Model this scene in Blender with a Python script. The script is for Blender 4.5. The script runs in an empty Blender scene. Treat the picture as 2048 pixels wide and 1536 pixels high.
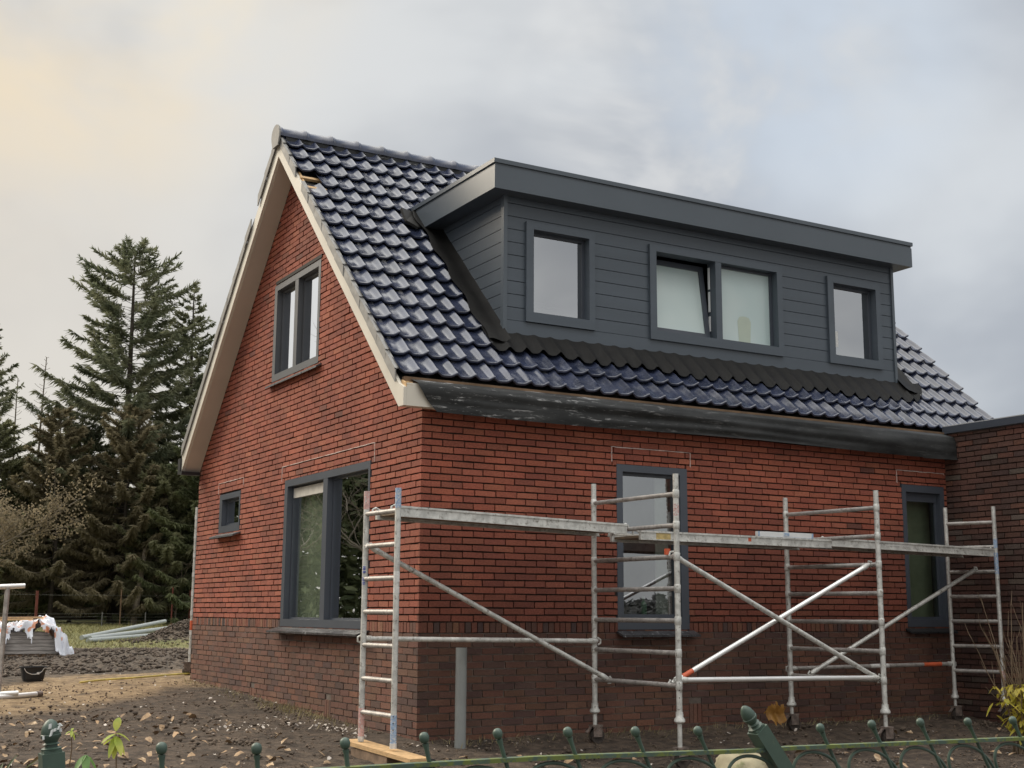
import bpy, math, random
import numpy as np
from mathutils import Vector, Matrix, noise as mnoise

# ------------------------------------------------------------------ scene, camera, sky, sun
S = bpy.context.scene
COL = S.collection
S.render.engine = 'CYCLES'
S.view_settings.view_transform = 'Standard'
S.view_settings.look = 'None'
S.view_settings.gamma = 1.0
S.view_settings.exposure = 0.22

F_PX, PITCH, ROLL, YAW = 2577.2, 0.1751684, 0.0054078, 0.5237654
CAM = Vector((-5.0381, -10.3370, 1.1893))
Fw = Vector((math.cos(PITCH)*math.sin(YAW), math.cos(PITCH)*math.cos(YAW), math.sin(PITCH)))
Rt = Vector((math.cos(YAW), -math.sin(YAW), 0)); Up = Rt.cross(Fw)
R2 = Rt*math.cos(ROLL)+Up*math.sin(ROLL); U2 = Up*math.cos(ROLL)-Rt*math.sin(ROLL)
cd = bpy.data.cameras.new('camera'); co = bpy.data.objects.new('camera', cd); COL.objects.link(co)
M3 = Matrix((R2, U2, -Fw)).transposed()
co.matrix_world = Matrix.Translation(CAM) @ M3.to_4x4()
cd.sensor_width = 36.0; cd.lens = 36.0*F_PX/2048.0
cd.clip_start = 0.05; cd.clip_end = 3000
S.camera = co

SUN_AZ, SUN_EL = math.radians(-32), math.radians(33)      # azimuth from +Y towards +X
sdir = Vector((math.sin(SUN_AZ)*math.cos(SUN_EL), math.cos(SUN_AZ)*math.cos(SUN_EL), math.sin(SUN_EL)))
ld = bpy.data.lights.new('sun', 'SUN'); ld.energy = 2.1; ld.angle = math.radians(30); ld.color = (1.0, .88, .70)
lo = bpy.data.objects.new('sun', ld); COL.objects.link(lo)
lo.rotation_euler = sdir.to_track_quat('Z', 'Y').to_euler()

W_ = bpy.data.worlds.new('World'); S.world = W_; W_.use_nodes = True
nt = W_.node_tree; N = nt.nodes; Lk = nt.links; N.clear()
def wn(t, **k):
    n = N.new(t)
    for a, b in k.items(): setattr(n, a, b)
    return n
def wmath(op, a, b=None, c=None, clamp=False):
    n = N.new('ShaderNodeMath'); n.operation = op; n.use_clamp = clamp
    for i, v in enumerate((a, b, c)):
        if v is None: continue
        if isinstance(v, (int, float)): n.inputs[i].default_value = v
        else: Lk.new(v, n.inputs[i])
    return n.outputs[0]
def wmix(f, a, b):
    n = N.new('ShaderNodeMix'); n.data_type = 'RGBA'
    for s, v in ((n.inputs[0], f), (n.inputs[6], a), (n.inputs[7], b)):
        if isinstance(v, (int, float)): s.default_value = v
        elif isinstance(v, tuple): s.default_value = (*v, 1)
        else: Lk.new(v, s)
    return n.outputs[2]
def wramp(f, lo_, hi_):
    n = N.new('ShaderNodeMapRange'); n.interpolation_type = 'SMOOTHSTEP'
    n.inputs[1].default_value = lo_; n.inputs[2].default_value = hi_
    Lk.new(f, n.inputs[0]); return n.outputs[0]
out = wn('ShaderNodeOutputWorld')
sky = wn('ShaderNodeTexSky', sky_type='NISHITA', sun_disc=False, sun_elevation=SUN_EL, sun_rotation=SUN_AZ)
tc = wn('ShaderNodeTexCoord')
sx = wn('ShaderNodeSeparateXYZ'); Lk.new(tc.outputs['Generated'], sx.inputs[0])
def wdot(v):
    n = wn('ShaderNodeVectorMath', operation='DOT_PRODUCT'); Lk.new(tc.outputs['Generated'], n.inputs[0]); n.inputs[1].default_value = v
    return n.outputs['Value']
def dirv(az, el):
    az = math.radians(az); el = math.radians(el)
    return (math.sin(az)*math.cos(el), math.cos(az)*math.cos(el), math.sin(el))
def wnoise(scale, detail, rough, sc=(1, 1, 2.2), dist=0.0, loc=(0, 0, 0)):
    m = wn('ShaderNodeMapping'); m.inputs['Scale'].default_value = sc; m.inputs['Location'].default_value = loc
    Lk.new(tc.outputs['Generated'], m.inputs[0])
    n = wn('ShaderNodeTexNoise'); n.inputs['Scale'].default_value = scale; n.inputs['Detail'].default_value = detail
    n.inputs['Roughness'].default_value = rough; n.inputs['Distortion'].default_value = dist
    Lk.new(m.outputs[0], n.inputs['Vector']); return n.outputs['Fac']
z = sx.outputs[2]
n1 = wnoise(2.3, 5, .5, (1, 1, 1.6), .25, (1.3, .4, 0))
n2 = wnoise(5.5, 5, .52, (1, 1, 1.5), .35, (4.1, 2.2, 0))
# cloud deck: neutral grey going to blue grey away from the sun, warm glow around the sun side
grey = wmix(wramp(wdot(dirv(52, 12)), .72, 1.0), (.66, .65, .62), (.57, .60, .635))
c1 = wmix(wramp(n1, .38, .62), (.70, .71, .74), (1.13, 1.12, 1.10))
mul = wn('ShaderNodeMix', data_type='RGBA', blend_type='MULTIPLY'); mul.inputs[0].default_value = 1
Lk.new(grey, mul.inputs[6]); Lk.new(c1, mul.inputs[7]); deck = mul.outputs[2]
glow = wramp(wdot(dirv(3, 30)), .945, 1.0)
deck = wmix(wmath('MULTIPLY', wmath('MULTIPLY', glow, wramp(n2, .25, .65)), 1.0), deck, (.98, .79, .50))
hz = wramp(wdot(dirv(0, 6)), .90, 1.0)
deck = wmix(wmath('MULTIPLY', hz, .6), deck, (.64, .58, .50))
# thin breaks: bright cloud edge and pale blue
puff = wmath('MULTIPLY', wramp(wdot(dirv(38.5, 23.5)), .985, 1.0), wramp(n2, .42, .62))
deck = wmix(wmath('MULTIPLY', puff, .55), deck, (.86, .85, .82))
blue = wmath('MULTIPLY', wramp(wdot(dirv(43.5, 24)), .988, 1.0), wramp(n2, .60, .40))
deck = wmix(wmath('MULTIPLY', blue, .6), deck, (.60, .68, .78))
# overcast sky is brighter overhead
refl_dim = wramp(wdot(dirv(88, 34)), .80, .99)          # added unseen dark patch, tones down the roof tile reflections at right
deck = wmix(wmath('MULTIPLY', refl_dim, .85), deck, (.30, .36, .46))
zen = wmath('ADD', 1.0, wmath('MULTIPLY', wmath('MULTIPLY', wramp(z, .48, .92), wmath('SUBTRACT', 1.0, wmath('MULTIPLY', refl_dim, .8))), 3.1))
vs = wn('ShaderNodeVectorMath', operation='SCALE'); Lk.new(deck, vs.inputs[0]); Lk.new(zen, vs.inputs['Scale'])
b1 = wn('ShaderNodeBackground'); b1.inputs[1].default_value = .10; Lk.new(sky.outputs[0], b1.inputs[0])
b2 = wn('ShaderNodeBackground'); b2.inputs[1].default_value = .93; Lk.new(vs.outputs[0], b2.inputs[0])
mx = wn('ShaderNodeMixShader'); mx.inputs[0].default_value = .93
Lk.new(b1.outputs[0], mx.inputs[1]); Lk.new(b2.outputs[0], mx.inputs[2]); Lk.new(mx.outputs[0], out.inputs[0])

# ------------------------------------------------------------------ helpers
random.seed(7); rng = np.random.default_rng(7)
def link(o, parent=None):
    COL.objects.link(o)
    if parent: o.parent = parent
    return o
def tag(o, label=None, cat=None, group=None, kind=None):
    if label: o['label'] = label
    if cat: o['category'] = cat
    if group: o['group'] = group
    if kind: o['kind'] = kind
    return o
def empty(name, loc=(0, 0, 0), **k):
    o = bpy.data.objects.new(name, None); o.location = loc; o.empty_display_size = .2
    link(o); tag(o, **k); bpy.context.view_layer.update(); return o
class MB:
    def __init__(s): s.v = []; s.f = []; s.m = []; s.c = []; s.mi = 0; s.col = None
    def add(s, vs, fs, cols=None):
        b = len(s.v); s.v += [tuple(p) for p in vs]
        s.f += [tuple(i+b for i in f) for f in fs]; s.m += [s.mi]*len(fs)
        s.c += [s.col or (1, 1, 1)]*len(vs)
    def box(s, x0, x1, y0, y1, z0, z1, fn=None):
        p = [(x0, y0, z0), (x1, y0, z0), (x1, y1, z0), (x0, y1, z0), (x0, y0, z1), (x1, y0, z1), (x1, y1, z1), (x0, y1, z1)]
        if fn: p = [fn(*q) for q in p]
        s.add(p, [(0, 3, 2, 1), (4, 5, 6, 7), (0, 1, 5, 4), (1, 2, 6, 5), (2, 3, 7, 6), (3, 0, 4, 7)])
    def obox(s, c, ax, ay, az):
        c = Vector(c); ax = Vector(ax); ay = Vector(ay); az = Vector(az)
        s.box(-1, 1, -1, 1, -1, 1, lambda a, b, d: c+ax*a+ay*b+az*d)
    def poly(s, pts): s.add(pts, [tuple(range(len(pts)))])
    def prism(s, pts, off):
        off = Vector(off); n = len(pts); a = [Vector(p) for p in pts]
        s.add(a+[p+off for p in a], [tuple(range(n))[::-1], tuple(range(n, 2*n))]+[(i, (i+1) % n, n+(i+1) % n, n+i) for i in range(n)])
    def tube(s, pts, r, n=10, cap=True):
        pts = [Vector(p) for p in pts]; rs = r if isinstance(r, (list, tuple)) else [r]*len(pts)
        ref = None; rings = []
        for i, p in enumerate(pts):
            t = (pts[min(i+1, len(pts)-1)]-pts[max(i-1, 0)]).normalized()
            if ref is None:
                ref = t.orthogonal().normalized()
            ref = (ref-t*ref.dot(t)).normalized(); b = t.cross(ref)
            rings.append([p+(ref*math.cos(2*math.pi*k/n)+b*math.sin(2*math.pi*k/n))*rs[i] for k in range(n)])
        vs = [q for r_ in rings for q in r_]; fs = []
        for i in range(len(pts)-1):
            for k in range(n):
                fs.append((i*n+k, i*n+(k+1) % n, (i+1)*n+(k+1) % n, (i+1)*n+k))
        if cap: fs += [tuple(range(n))[::-1], tuple(range((len(pts)-1)*n, len(pts)*n))]
        s.add(vs, fs)
    def lathe(s, prof, c, axis=(0, 0, 1), n=14):
        c = Vector(c); a = Vector(axis).normalized()
        s.tube([c+a*h for r, h in prof], [max(r, 1e-4) for r, h in prof], n)
    def build(s, name, mats, parent=None, smooth=False, ang=40, col=False):
        me = bpy.data.meshes.new(name); me.from_pydata(s.v, [], s.f)
        for m in (mats if isinstance(mats, (list, tuple)) else [mats]): me.materials.append(m)
        if any(s.m): me.polygons.foreach_set('material_index', s.m)
        if smooth:
            me.polygons.foreach_set('use_smooth', [True]*len(me.polygons))
            me.set_sharp_from_angle(angle=math.radians(ang))
        if col:
            ca = me.color_attributes.new('tone', 'FLOAT_COLOR', 'POINT')
            ca.data.foreach_set('color', np.hstack([np.array(s.c, float), np.ones((len(s.c), 1))]).ravel())
        me.update(); o = bpy.data.objects.new(name, me); link(o, parent)
        if parent is not None:
            o.matrix_parent_inverse = parent.matrix_world.inverted()
        return o
def npmesh(name, V, Fc, mat, parent=None, smooth=False, cols=None):
    me = bpy.data.meshes.new(name); k = Fc.shape[1]
    me.vertices.add(len(V)); me.vertices.foreach_set('co', np.ascontiguousarray(V, dtype=np.float32).ravel())
    me.loops.add(Fc.size); me.loops.foreach_set('vertex_index', np.ascontiguousarray(Fc, dtype=np.int32).ravel())
    me.polygons.add(len(Fc)); me.polygons.foreach_set('loop_start', np.arange(len(Fc), dtype=np.int32)*k)
    me.polygons.foreach_set('loop_total', np.full(len(Fc), k, dtype=np.int32))
    if smooth: me.polygons.foreach_set('use_smooth', np.ones(len(Fc), dtype=bool))
    me.materials.append(mat); me.update(calc_edges=True)
    if cols is not None:
        ca = me.color_attributes.new('tone', 'FLOAT_COLOR', 'POINT')
        ca.data.foreach_set('color', np.hstack([cols, np.ones((len(cols), 1))]).astype(np.float32).ravel())
    o = bpy.data.objects.new(name, me); link(o, parent)
    if parent is not None: o.matrix_parent_inverse = parent.matrix_world.inverted()
    return o

# ------------------------------------------------------------------ materials
class NT:
    def __init__(s, m): s.t = m.node_tree; s.n = s.t.nodes; s.l = s.t.links; s.b = s.n['Principled BSDF']
    def put(s, sock, v):
        if isinstance(v, (int, float)): sock.default_value = v
        elif isinstance(v, tuple): sock.default_value = (*v, 1) if len(v) == 3 and sock.type == 'RGBA' else v
        else: s.l.new(v, sock)
    def mix(s, f, a, b, mode='MIX'):
        n = s.n.new('ShaderNodeMix'); n.data_type = 'RGBA'; n.blend_type = mode
        s.put(n.inputs[0], f); s.put(n.inputs[6], a); s.put(n.inputs[7], b); return n.outputs[2]
    def ramp(s, v, a, b, lo=0., hi=1.):
        n = s.n.new('ShaderNodeMapRange'); n.interpolation_type = 'SMOOTHSTEP'
        for i, q in enumerate((v, a, b, lo, hi)): s.put(n.inputs[i], q)
        return n.outputs[0]
    def math(s, op, a, b=0.):
        n = s.n.new('ShaderNodeMath'); n.operation = op; s.put(n.inputs[0], a); s.put(n.inputs[1], b); return n.outputs[0]
    def pos(s, sc=(1, 1, 1), obj=False):
        if obj:
            g = s.n.new('ShaderNodeTexCoord').outputs['Object']
        else: g = s.n.new('ShaderNodeNewGeometry').outputs['Position']
        m = s.n.new('ShaderNodeMapping'); m.inputs['Scale'].default_value = sc; s.l.new(g, m.inputs[0]); return m.outputs[0]
    def noise(s, scale, detail=4, rough=.55, sc=(1, 1, 1), dist=0.):
        n = s.n.new('ShaderNodeTexNoise'); n.inputs['Scale'].default_value = scale; n.inputs['Detail'].default_value = detail
        n.inputs['Roughness'].default_value = rough; n.inputs['Distortion'].default_value = dist
        s.l.new(s.pos(sc), n.inputs['Vector']); return n.outputs['Fac']
    def attr(s, name='tone'):
        n = s.n.new('ShaderNodeAttribute'); n.attribute_name = name; return n.outputs['Color']
    def bump(s, h, st=.3, d=.01):
        n = s.n.new('ShaderNodeBump'); n.inputs['Strength'].default_value = st; n.inputs['Distance'].default_value = d
        s.l.new(h, n.inputs['Height']); s.l.new(n.outputs[0], s.b.inputs['Normal'])
def newmat(name, col=(.5, .5, .5), rough=.6, metal=0., spec=None, ior=None, coat=None):
    m = bpy.data.materials.new(name); m.use_nodes = True; k = NT(m)
    k.b.inputs['Base Color'].default_value = (*col, 1); k.b.inputs['Roughness'].default_value = rough; k.b.inputs['Metallic'].default_value = metal
    if ior: k.b.inputs['IOR'].default_value = ior
    if spec is not None: k.b.inputs['Specular IOR Level'].default_value = spec
    if coat: k.b.inputs['Coat Weight'].default_value = coat
    return m, k
def simple(name, col, rough=.6, metal=0., var=.25, vs=6., bump=.0, bs=60., sc=(1, 1, 1), dirt=None, spec=None, dthr=(.55, .7)):
    m, k = newmat(name, col, rough, metal, spec)
    c = k.mix(k.ramp(k.noise(vs, 5, .6, sc), .3, .7), tuple(x*(1-var) for x in col), tuple(min(1, x*(1+var)) for x in col))
    if dirt: c = k.mix(k.ramp(k.noise(vs*2.3, 6, .65, sc), *dthr), c, dirt)
    k.l.new(c, k.b.inputs['Base Color'])
    if bump: k.bump(k.noise(bs, 4), bump, .004)
    return m

# bricks carry their own tone per brick
def brickmat(name):
    m, k = newmat(name, rough=.86)
    a = k.attr(); fine = k.noise(55, 5, .65, (1, 1, 1.6)); mid = k.noise(1.4, 4, .6)
    c = k.mix(k.ramp(fine, .3, .72), (.72, .70, .70), (1.22, 1.24, 1.26))
    c = k.mix(1., a, c, 'MULTIPLY')
    c = k.mix(k.ramp(mid, .3, .7), k.mix(1., c, (.80, .79, .80), 'MULTIPLY'), k.mix(1., c, (1.1, 1.08, 1.05), 'MULTIPLY'))
    bl = k.ramp(k.noise(9, 6, .7, (1, 1, 1.4)), .66, .74)
    c = k.mix(k.math('MULTIPLY', bl, .35), c, (.36, .27, .23))
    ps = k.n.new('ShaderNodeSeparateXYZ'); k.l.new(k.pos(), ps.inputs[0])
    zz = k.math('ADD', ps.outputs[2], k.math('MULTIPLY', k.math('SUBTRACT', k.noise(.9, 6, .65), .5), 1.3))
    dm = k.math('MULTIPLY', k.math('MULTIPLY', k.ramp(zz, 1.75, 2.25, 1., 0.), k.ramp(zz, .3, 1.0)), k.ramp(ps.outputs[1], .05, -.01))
    c = k.mix(k.math('MULTIPLY', dm, .36), c, (.05, .022, .018))       # darker band with a noisy edge on the long wall
    ef = k.math('MULTIPLY', k.ramp(k.noise(2.1, 7, .7), .60, .72), k.ramp(ps.outputs[1], 4.3, 5.2))
    c = k.mix(k.math('MULTIPLY', ef, .40), c, (.42, .30, .25))          # lime bloom near the small window
    k.l.new(c, k.b.inputs['Base Color']); k.bump(k.noise(140, 4, .7), .5, .003)
    return m
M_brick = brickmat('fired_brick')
M_mortar = simple('raked_mortar', (.045, .028, .022), .95, var=.3, bump=.4, bs=150)
M_mortar2 = simple('pale_mortar', (.17, .14, .12), .95, var=.45, vs=4, bump=.4, bs=150)
M_anth = simple('anthracite_frame', (.072, .083, .104), .38, var=.06, vs=2)
M_anthg = simple('anthracite_frame_grey', (.085, .09, .10), .42, var=.06, vs=2)
M_board = simple('anthracite_board', (.080, .099, .122), .42, var=.07, vs=1.2, bump=.06, bs=30, sc=(.3, 1, 4))
M_fascia = simple('anthracite_fascia', (.092, .112, .134), .34, var=.05, vs=.8)
M_dark = simple('black_gap', (.012, .012, .014), .8, var=.1)
M_cream = simple('cream_paint', (.66, .62, .54), .5, var=.06, vs=1.5, dirt=(.5, .46, .38), dthr=(.6, .9))
M_soffit = simple('cream_soffit', (.55, .505, .44), .55, var=.05, vs=1.5)
M_wood = simple('pine_wood', (.55, .36, .18), .7, var=.2, vs=3, sc=(6, 6, 40))
M_batten = simple('batten_wood', (.17, .105, .06), .8, var=.3, vs=5)
M_alu = simple('weathered_aluminium', (.63, .63, .60), .48, .3, var=.20, vs=13, dirt=(.24, .22, .19), dthr=(.53, .72), bump=.15, bs=90)
M_aluc = simple('dull_aluminium', (.40, .38, .36), .5, .35, var=.2, vs=12, dirt=(.17, .15, .14), dthr=(.5, .75))
M_alub = simple('bright_aluminium', (.78, .78, .77), .35, .45, var=.06, vs=5)
M_deck = simple('deck_plywood', (.20, .15, .10), .8, var=.3, vs=6)
M_red = simple('orange_red_tape', (.62, .12, .05), .5, var=.15, vs=20)
M_blue = simple('blue_marker', (.05, .09, .30), .5, var=.3, vs=80, dirt=(.5, .5, .5), dthr=(.5, .56))
M_pblue = simple('faded_blue_paint', (.30, .42, .60), .6, var=.2, vs=30, dirt=(.6, .6, .6), dthr=(.5, .6))
M_pred = simple('faded_red_paint', (.60, .36, .33), .6, var=.2, vs=30, dirt=(.62, .6, .58), dthr=(.52, .62))
M_white = simple('white_plastic', (.75, .77, .78), .45, var=.06)
M_pvc = simple('grey_pvc', (.27, .285, .28), .42, var=.06, vs=3, dirt=(.18, .16, .14), dthr=(.66, .8))
M_black = simple('black_plastic', (.018, .019, .022), .4, var=.1)
M_rubber = simple('castor_rubber', (.05, .04, .035), .8, var=.5, vs=25, dirt=(.16, .11, .07))
M_steel = simple('rusty_steel', (.20, .16, .14), .6, .3, var=.4, vs=20, dirt=(.10, .05, .03))
M_green = simple('green_fence_paint', (.062, .098, .076), .42, var=.12, vs=10, dirt=(.11, .145, .095), dthr=(.62, .75))
M_moss = simple('mossy_rail_paint', (.062, .098, .076), .6, var=.12, vs=12, dirt=(.13, .16, .035), dthr=(.42, .58))
M_shutter = simple('blind_white', (.62, .60, .55), .7, var=.1, vs=10)
M_curtain = simple('pale_curtain', (.50, .52, .48), .9, var=.08)
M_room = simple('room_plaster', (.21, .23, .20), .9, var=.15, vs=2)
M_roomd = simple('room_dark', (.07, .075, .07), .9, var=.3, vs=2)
M_lead = simple('lead_flashing', (.011, .0105, .010), .62, var=.25, vs=5, dirt=(.026, .023, .020), dthr=(.6, .75), bump=.35, bs=40, spec=.2)
M_sill = simple('sill_stone', (.045, .045, .05), .4, var=.4, vs=12, dirt=(.36, .37, .38), dthr=(.60, .64), sc=(1, 1, 1))
M_grate = simple('weathered_grey_tile', (.25, .245, .235), .6, var=.18, vs=8, dirt=(.12, .12, .12), dthr=(.62, .8))
M_stone = simple('mossy_boulder', (.33, .29, .19), .9, var=.2, vs=5, dirt=(.20, .20, .10), bump=.6, bs=30)
M_barn = simple('dark_boards', (.055, .04, .03), .9, var=.4, vs=3, sc=(1, 1, 6))
M_postred = simple('red_brown_post', (.17, .05, .035), .85, var=.2)
M_wire = simple('galvanised_wire', (.22, .22, .21), .5, .5, var=.1)
M_bark = simple('spruce_bark', (.065, .052, .042), .95, var=.3, vs=6, bump=.5, bs=20, dirt=(.09, .10, .06))
M_barkp = simple('pale_bark', (.17, .14, .105), .95, var=.3, vs=6)
M_label = simple('white_sticker', (.7, .7, .68), .5, var=.12, vs=50)
M_chalk = simple('lime_mortar_line', (.62, .50, .46), .9, var=.2, vs=25)

def tilemat():
    m, k = newmat('glazed_pantile', (.022, .026, .046), .16, ior=1.74)
    n = k.noise(5, 4, .6)
    c = k.mix(k.ramp(n, .3, .7), (.020, .026, .050), (.040, .050, .094))
    st = k.ramp(k.noise(30, 6, .7, (1, .5, .5)), .72, .75)
    c = k.mix(k.math('MULTIPLY', st, .6), c, (.45, .47, .5))
    k.l.new(c, k.b.inputs['Base Color'])
    k.l.new(k.ramp(k.noise(9, 5, .65), .3, .75, .16, .34), k.b.inputs['Roughness'])
    k.bump(k.noise(7, 2), .08, .01); return m
M_tile = tilemat()
def membmat():
    m, k = newmat('black_roofing_membrane', (.02, .02, .02), .62, spec=.3)
    c = k.mix(k.ramp(k.noise(3, 5, .6, (1, 1, 3)), .3, .7), (.017, .018, .0185), (.036, .037, .037))
    w = k.ramp(k.noise(7, 9, .78, (.5, 1, 3.6), .6), .55, .63)
    px = k.n.new('ShaderNodeSeparateXYZ'); k.l.new(k.pos(), px.inputs[0])
    fade = k.ramp(px.outputs[0], .3, 4.2, .62, .05)
    c = k.mix(k.math('MULTIPLY', w, fade), c, (.55, .55, .55))
    k.l.new(c, k.b.inputs['Base Color']); k.bump(k.noise(75, 4, .6, (1, 1, .7)), .30, .003); return m
M_memb = membmat()
def glassmat(name, tint, lo, hi, rough=.0, wob=0.):
    m = bpy.data.materials.new(name); m.use_nodes = True; t = m.node_tree; n = t.nodes; l = t.links
    for q in list(n):
        if q.type != 'OUTPUT_MATERIAL': n.remove(q)
    o = [q for q in n if q.type == 'OUTPUT_MATERIAL'][0]
    g = n.new('ShaderNodeBsdfGlossy'); g.inputs['Roughness'].default_value = rough; g.inputs['Color'].default_value = (.92, .95, 1, 1)
    tr = n.new('ShaderNodeBsdfTransparent'); tr.inputs[0].default_value = (*tint, 1)
    fr = n.new('ShaderNodeFresnel'); fr.inputs[0].default_value = 1.5
    mr = n.new('ShaderNodeMapRange'); mr.inputs[1].default_value = .04; mr.inputs[2].default_value = .5; mr.inputs[3].default_value = lo; mr.inputs[4].default_value = hi
    l.new(fr.outputs[0], mr.inputs[0])
    if wob:
        ge = n.new('ShaderNodeNewGeometry'); no = n.new('ShaderNodeTexNoise'); no.inputs['Scale'].default_value = 1.6; no.inputs['Detail'].default_value = 1
        l.new(ge.outputs['Position'], no.inputs['Vector'])
        bp = n.new('ShaderNodeBump'); bp.inputs['Strength'].default_value = wob; bp.inputs['Distance'].default_value = .05
        l.new(no.outputs['Fac'], bp.inputs['Height']); l.new(bp.outputs[0], g.inputs['Normal'])
    mx = n.new('ShaderNodeMixShader'); l.new(mr.outputs[0], mx.inputs[0]); l.new(tr.outputs[0], mx.inputs[1]); l.new(g.outputs[0], mx.inputs[2])
    l.new(mx.outputs[0], o.inputs[0]); return m
M_glass = glassmat('window_glass', (.72, .78, .74), .34, .8, .0, .03)
M_glassg = glassmat('dark_window_glass', (.76, .82, .76), .07, .65, .0, .02)
M_glassd = glassmat('reflective_glass', (.55, .6, .65), .50, .9, .02, .03)
M_frost, kf = newmat('frosted_glass', (.47, .56, .54), .22, spec=.6)
kf.l.new(kf.mix(kf.ramp(kf.noise(1.1, 2), .35, .65), (.52, .64, .64), (.60, .70, .69)), kf.b.inputs['Base Color'])

# ------------------------------------------------------------------ ground
def sstep(a, b, x):
    t = np.clip((x-a)/(b-a), 0, 1); return t*t*(3-2*t)
def gz0(x, y):
    x = np.asarray(x, float); y = np.asarray(y, float)
    a = .09+.031*np.clip(y, 0, 7)
    b = np.where(y < 0, np.clip(y, -1.6, 0)/1.6*.13, 0)-.04*sstep(1.6, 5, -y)
    far = np.clip(y-22, 0, 60)*.012
    right = np.where(y < 0, -.03*np.exp(-((x-2.0)/1.5)**2)*sstep(0, .2, -y), 0)
    heap = .62*np.exp(-(((x-5.0)/1.15)**2+((y-23.5)/1.2)**2))+.10*np.exp(-(((x-1.3)/2.6)**2+((y-15.5)/3.2)**2))
    return a+b+far+right+heap-.25*sstep(8.0, 8.6, -y)
def fbm(x, y, f, o=4, seed=0.):
    r = np.zeros(len(x)); am = 1.; 
    for k in range(o):
        s_, c_ = math.sin(1.3*k+seed), math.cos(1.3*k+seed)
        xx = (x*c_-y*s_)*f; yy = (x*s_+y*c_)*f
        r += am*np.array([mnoise.noise(Vector((a, b, seed+k))) for a, b in zip(xx, yy)]); am *= .55; f *= 2.1
    return r
def axis(lo, hi, st, ext, g=1.25):
    a = list(np.arange(lo, hi+1e-6, st)); d = st; v = hi
    while v < ext: d *= g; v += d; a.append(v)
    d = st; v = lo
    while v > -ext: d *= g; v -= d; a.insert(0, v)
    return np.array(a)
gx = np.array(sorted(set(list(axis(-5, 7.0, .06, 900))))); gy = np.array(sorted(set(list(axis(-5.2, 9.5, .06, 900, 1.055)))))
GX, GY = np.meshgrid(gx, gy); X_ = GX.ravel(); Y_ = GY.ravel()
near = (X_ > -9) & (X_ < 14) & (Y_ > -9) & (Y_ < 34)
bumpz = np.zeros(len(X_)); b1_ = fbm(X_[near], Y_[near], 1.1, 3, 1.7)*.022; b2_ = fbm(X_[near], Y_[near], 4.5, 3, 5.)*.024
churn = .6+1.6*sstep(8.5, 11, Y_[near])*(1-sstep(17, 21, Y_[near]))
wallfade = np.ones(near.sum())
bumpz[near] = (b1_+b2_*churn)*1.0+churn*.0
Zg = gz0(X_, Y_)+bumpz
V = np.stack([X_, Y_, Zg], 1); ny, nx = GX.shape
ii = (np.arange(ny-1)[:, None]*nx+np.arange(nx-1)[None, :]).ravel()
Fg = np.stack([ii, ii+1, ii+nx+1, ii+nx], 1)
def gmat():
    m, k = newmat('garden_soil', rough=.95)
    p = k.n.new('ShaderNodeSeparateXYZ'); k.l.new(k.pos(), p.inputs[0]); x, y = p.outputs[0], p.outputs[1]
    nz = k.noise(.55, 5, .6); nf = k.noise(9, 8, .72); nm = k.noise(2.4, 6, .65)
    yn = k.math('ADD', y, k.math('MULTIPLY', k.math('SUBTRACT', nz, .5), 3.0))
    soil = k.mix(k.ramp(nf, .3, .72), (.046, .033, .025), (.20, .147, .104))
    soil = k.mix(k.ramp(nm, .40, .70), soil, k.mix(k.ramp(nf, .3, .7), (.034, .025, .019), (.105, .077, .056)))
    sand = k.mix(k.ramp(nf, .3, .7), (.22, .145, .075), (.50, .36, .21))
    sand = k.mix(k.ramp(nm, .52, .72), sand, (.10, .07, .045))
    dark = k.mix(k.ramp(nf, .3, .7), (.026, .020, .015), (.17, .13, .095))
    gr = k.mix(k.ramp(nm, .35, .65), (.10, .115, .035), (.22, .20, .085))
    # sand band runs diagonally in front of the churned soil
    low = k.math('ADD', k.math('MULTIPLY', x, 1.0), 5.9)
    sm = k.math('MULTIPLY', k.ramp(k.math('SUBTRACT', yn, low), -.5, .6), k.ramp(k.math('SUBTRACT', yn, k.math('ADD', k.math('MULTIPLY', x, .95), 8.9)), .4, -.4))
    far = k.ramp(k.math('SUBTRACT', yn, k.math('ADD', k.math('MULTIPLY', x, .95), 8.9)), -.3, .5)
    c = k.mix(k.math('MULTIPLY', sm, k.ramp(nm, .2, .5, .55, 1.)), soil, sand)
    c = k.mix(far, c, dark)
    pat = k.math('MULTIPLY', k.ramp(yn, 16.5, 18.5), k.ramp(k.noise(.9, 4), .42, .55))
    c = k.mix(pat, c, (.24, .18, .11))
    c = k.mix(k.ramp(yn, 19.5, 21.5), c, gr)
    hd = k.math('ADD', k.math('POWER', k.math('ABSOLUTE', k.math('SUBTRACT', x, 5.0)), 2.), k.math('POWER', k.math('ABSOLUTE', k.math('SUBTRACT', y, 23.5)), 2.))
    c = k.mix(k.ramp(k.math('ADD', hd, k.math('MULTIPLY', nm, 1.5)), 3.4, 2.2), c, dark)
    c = k.mix(k.ramp(yn, 55, 60), c, (.05, .06, .03))
    front = k.ramp(y, -7.9, -8.1)
    c = k.mix(front, c, (.10, .10, .10))
    k.l.new(c, k.b.inputs['Base Color'])
    k.bump(k.noise(14, 9, .78), 1.0, .06); return m
M_soil = gmat()
tag(npmesh('ground', V, Fg, M_soil, smooth=True), kind='structure')
def gz(x, y): return float(gz0(x, y))

# ------------------------------------------------------------------ the house
WG, LX, XR, OV = 6.816, 6.718, 7.68, .25
RS = .99
def roofz(y, c): return c+RS*min(y, WG-y)
house = empty('brick_house', (3.4, 3.4, 0), label='red brick house with steep dark glazed tile roof and anthracite box dormer', cat='house')

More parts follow.
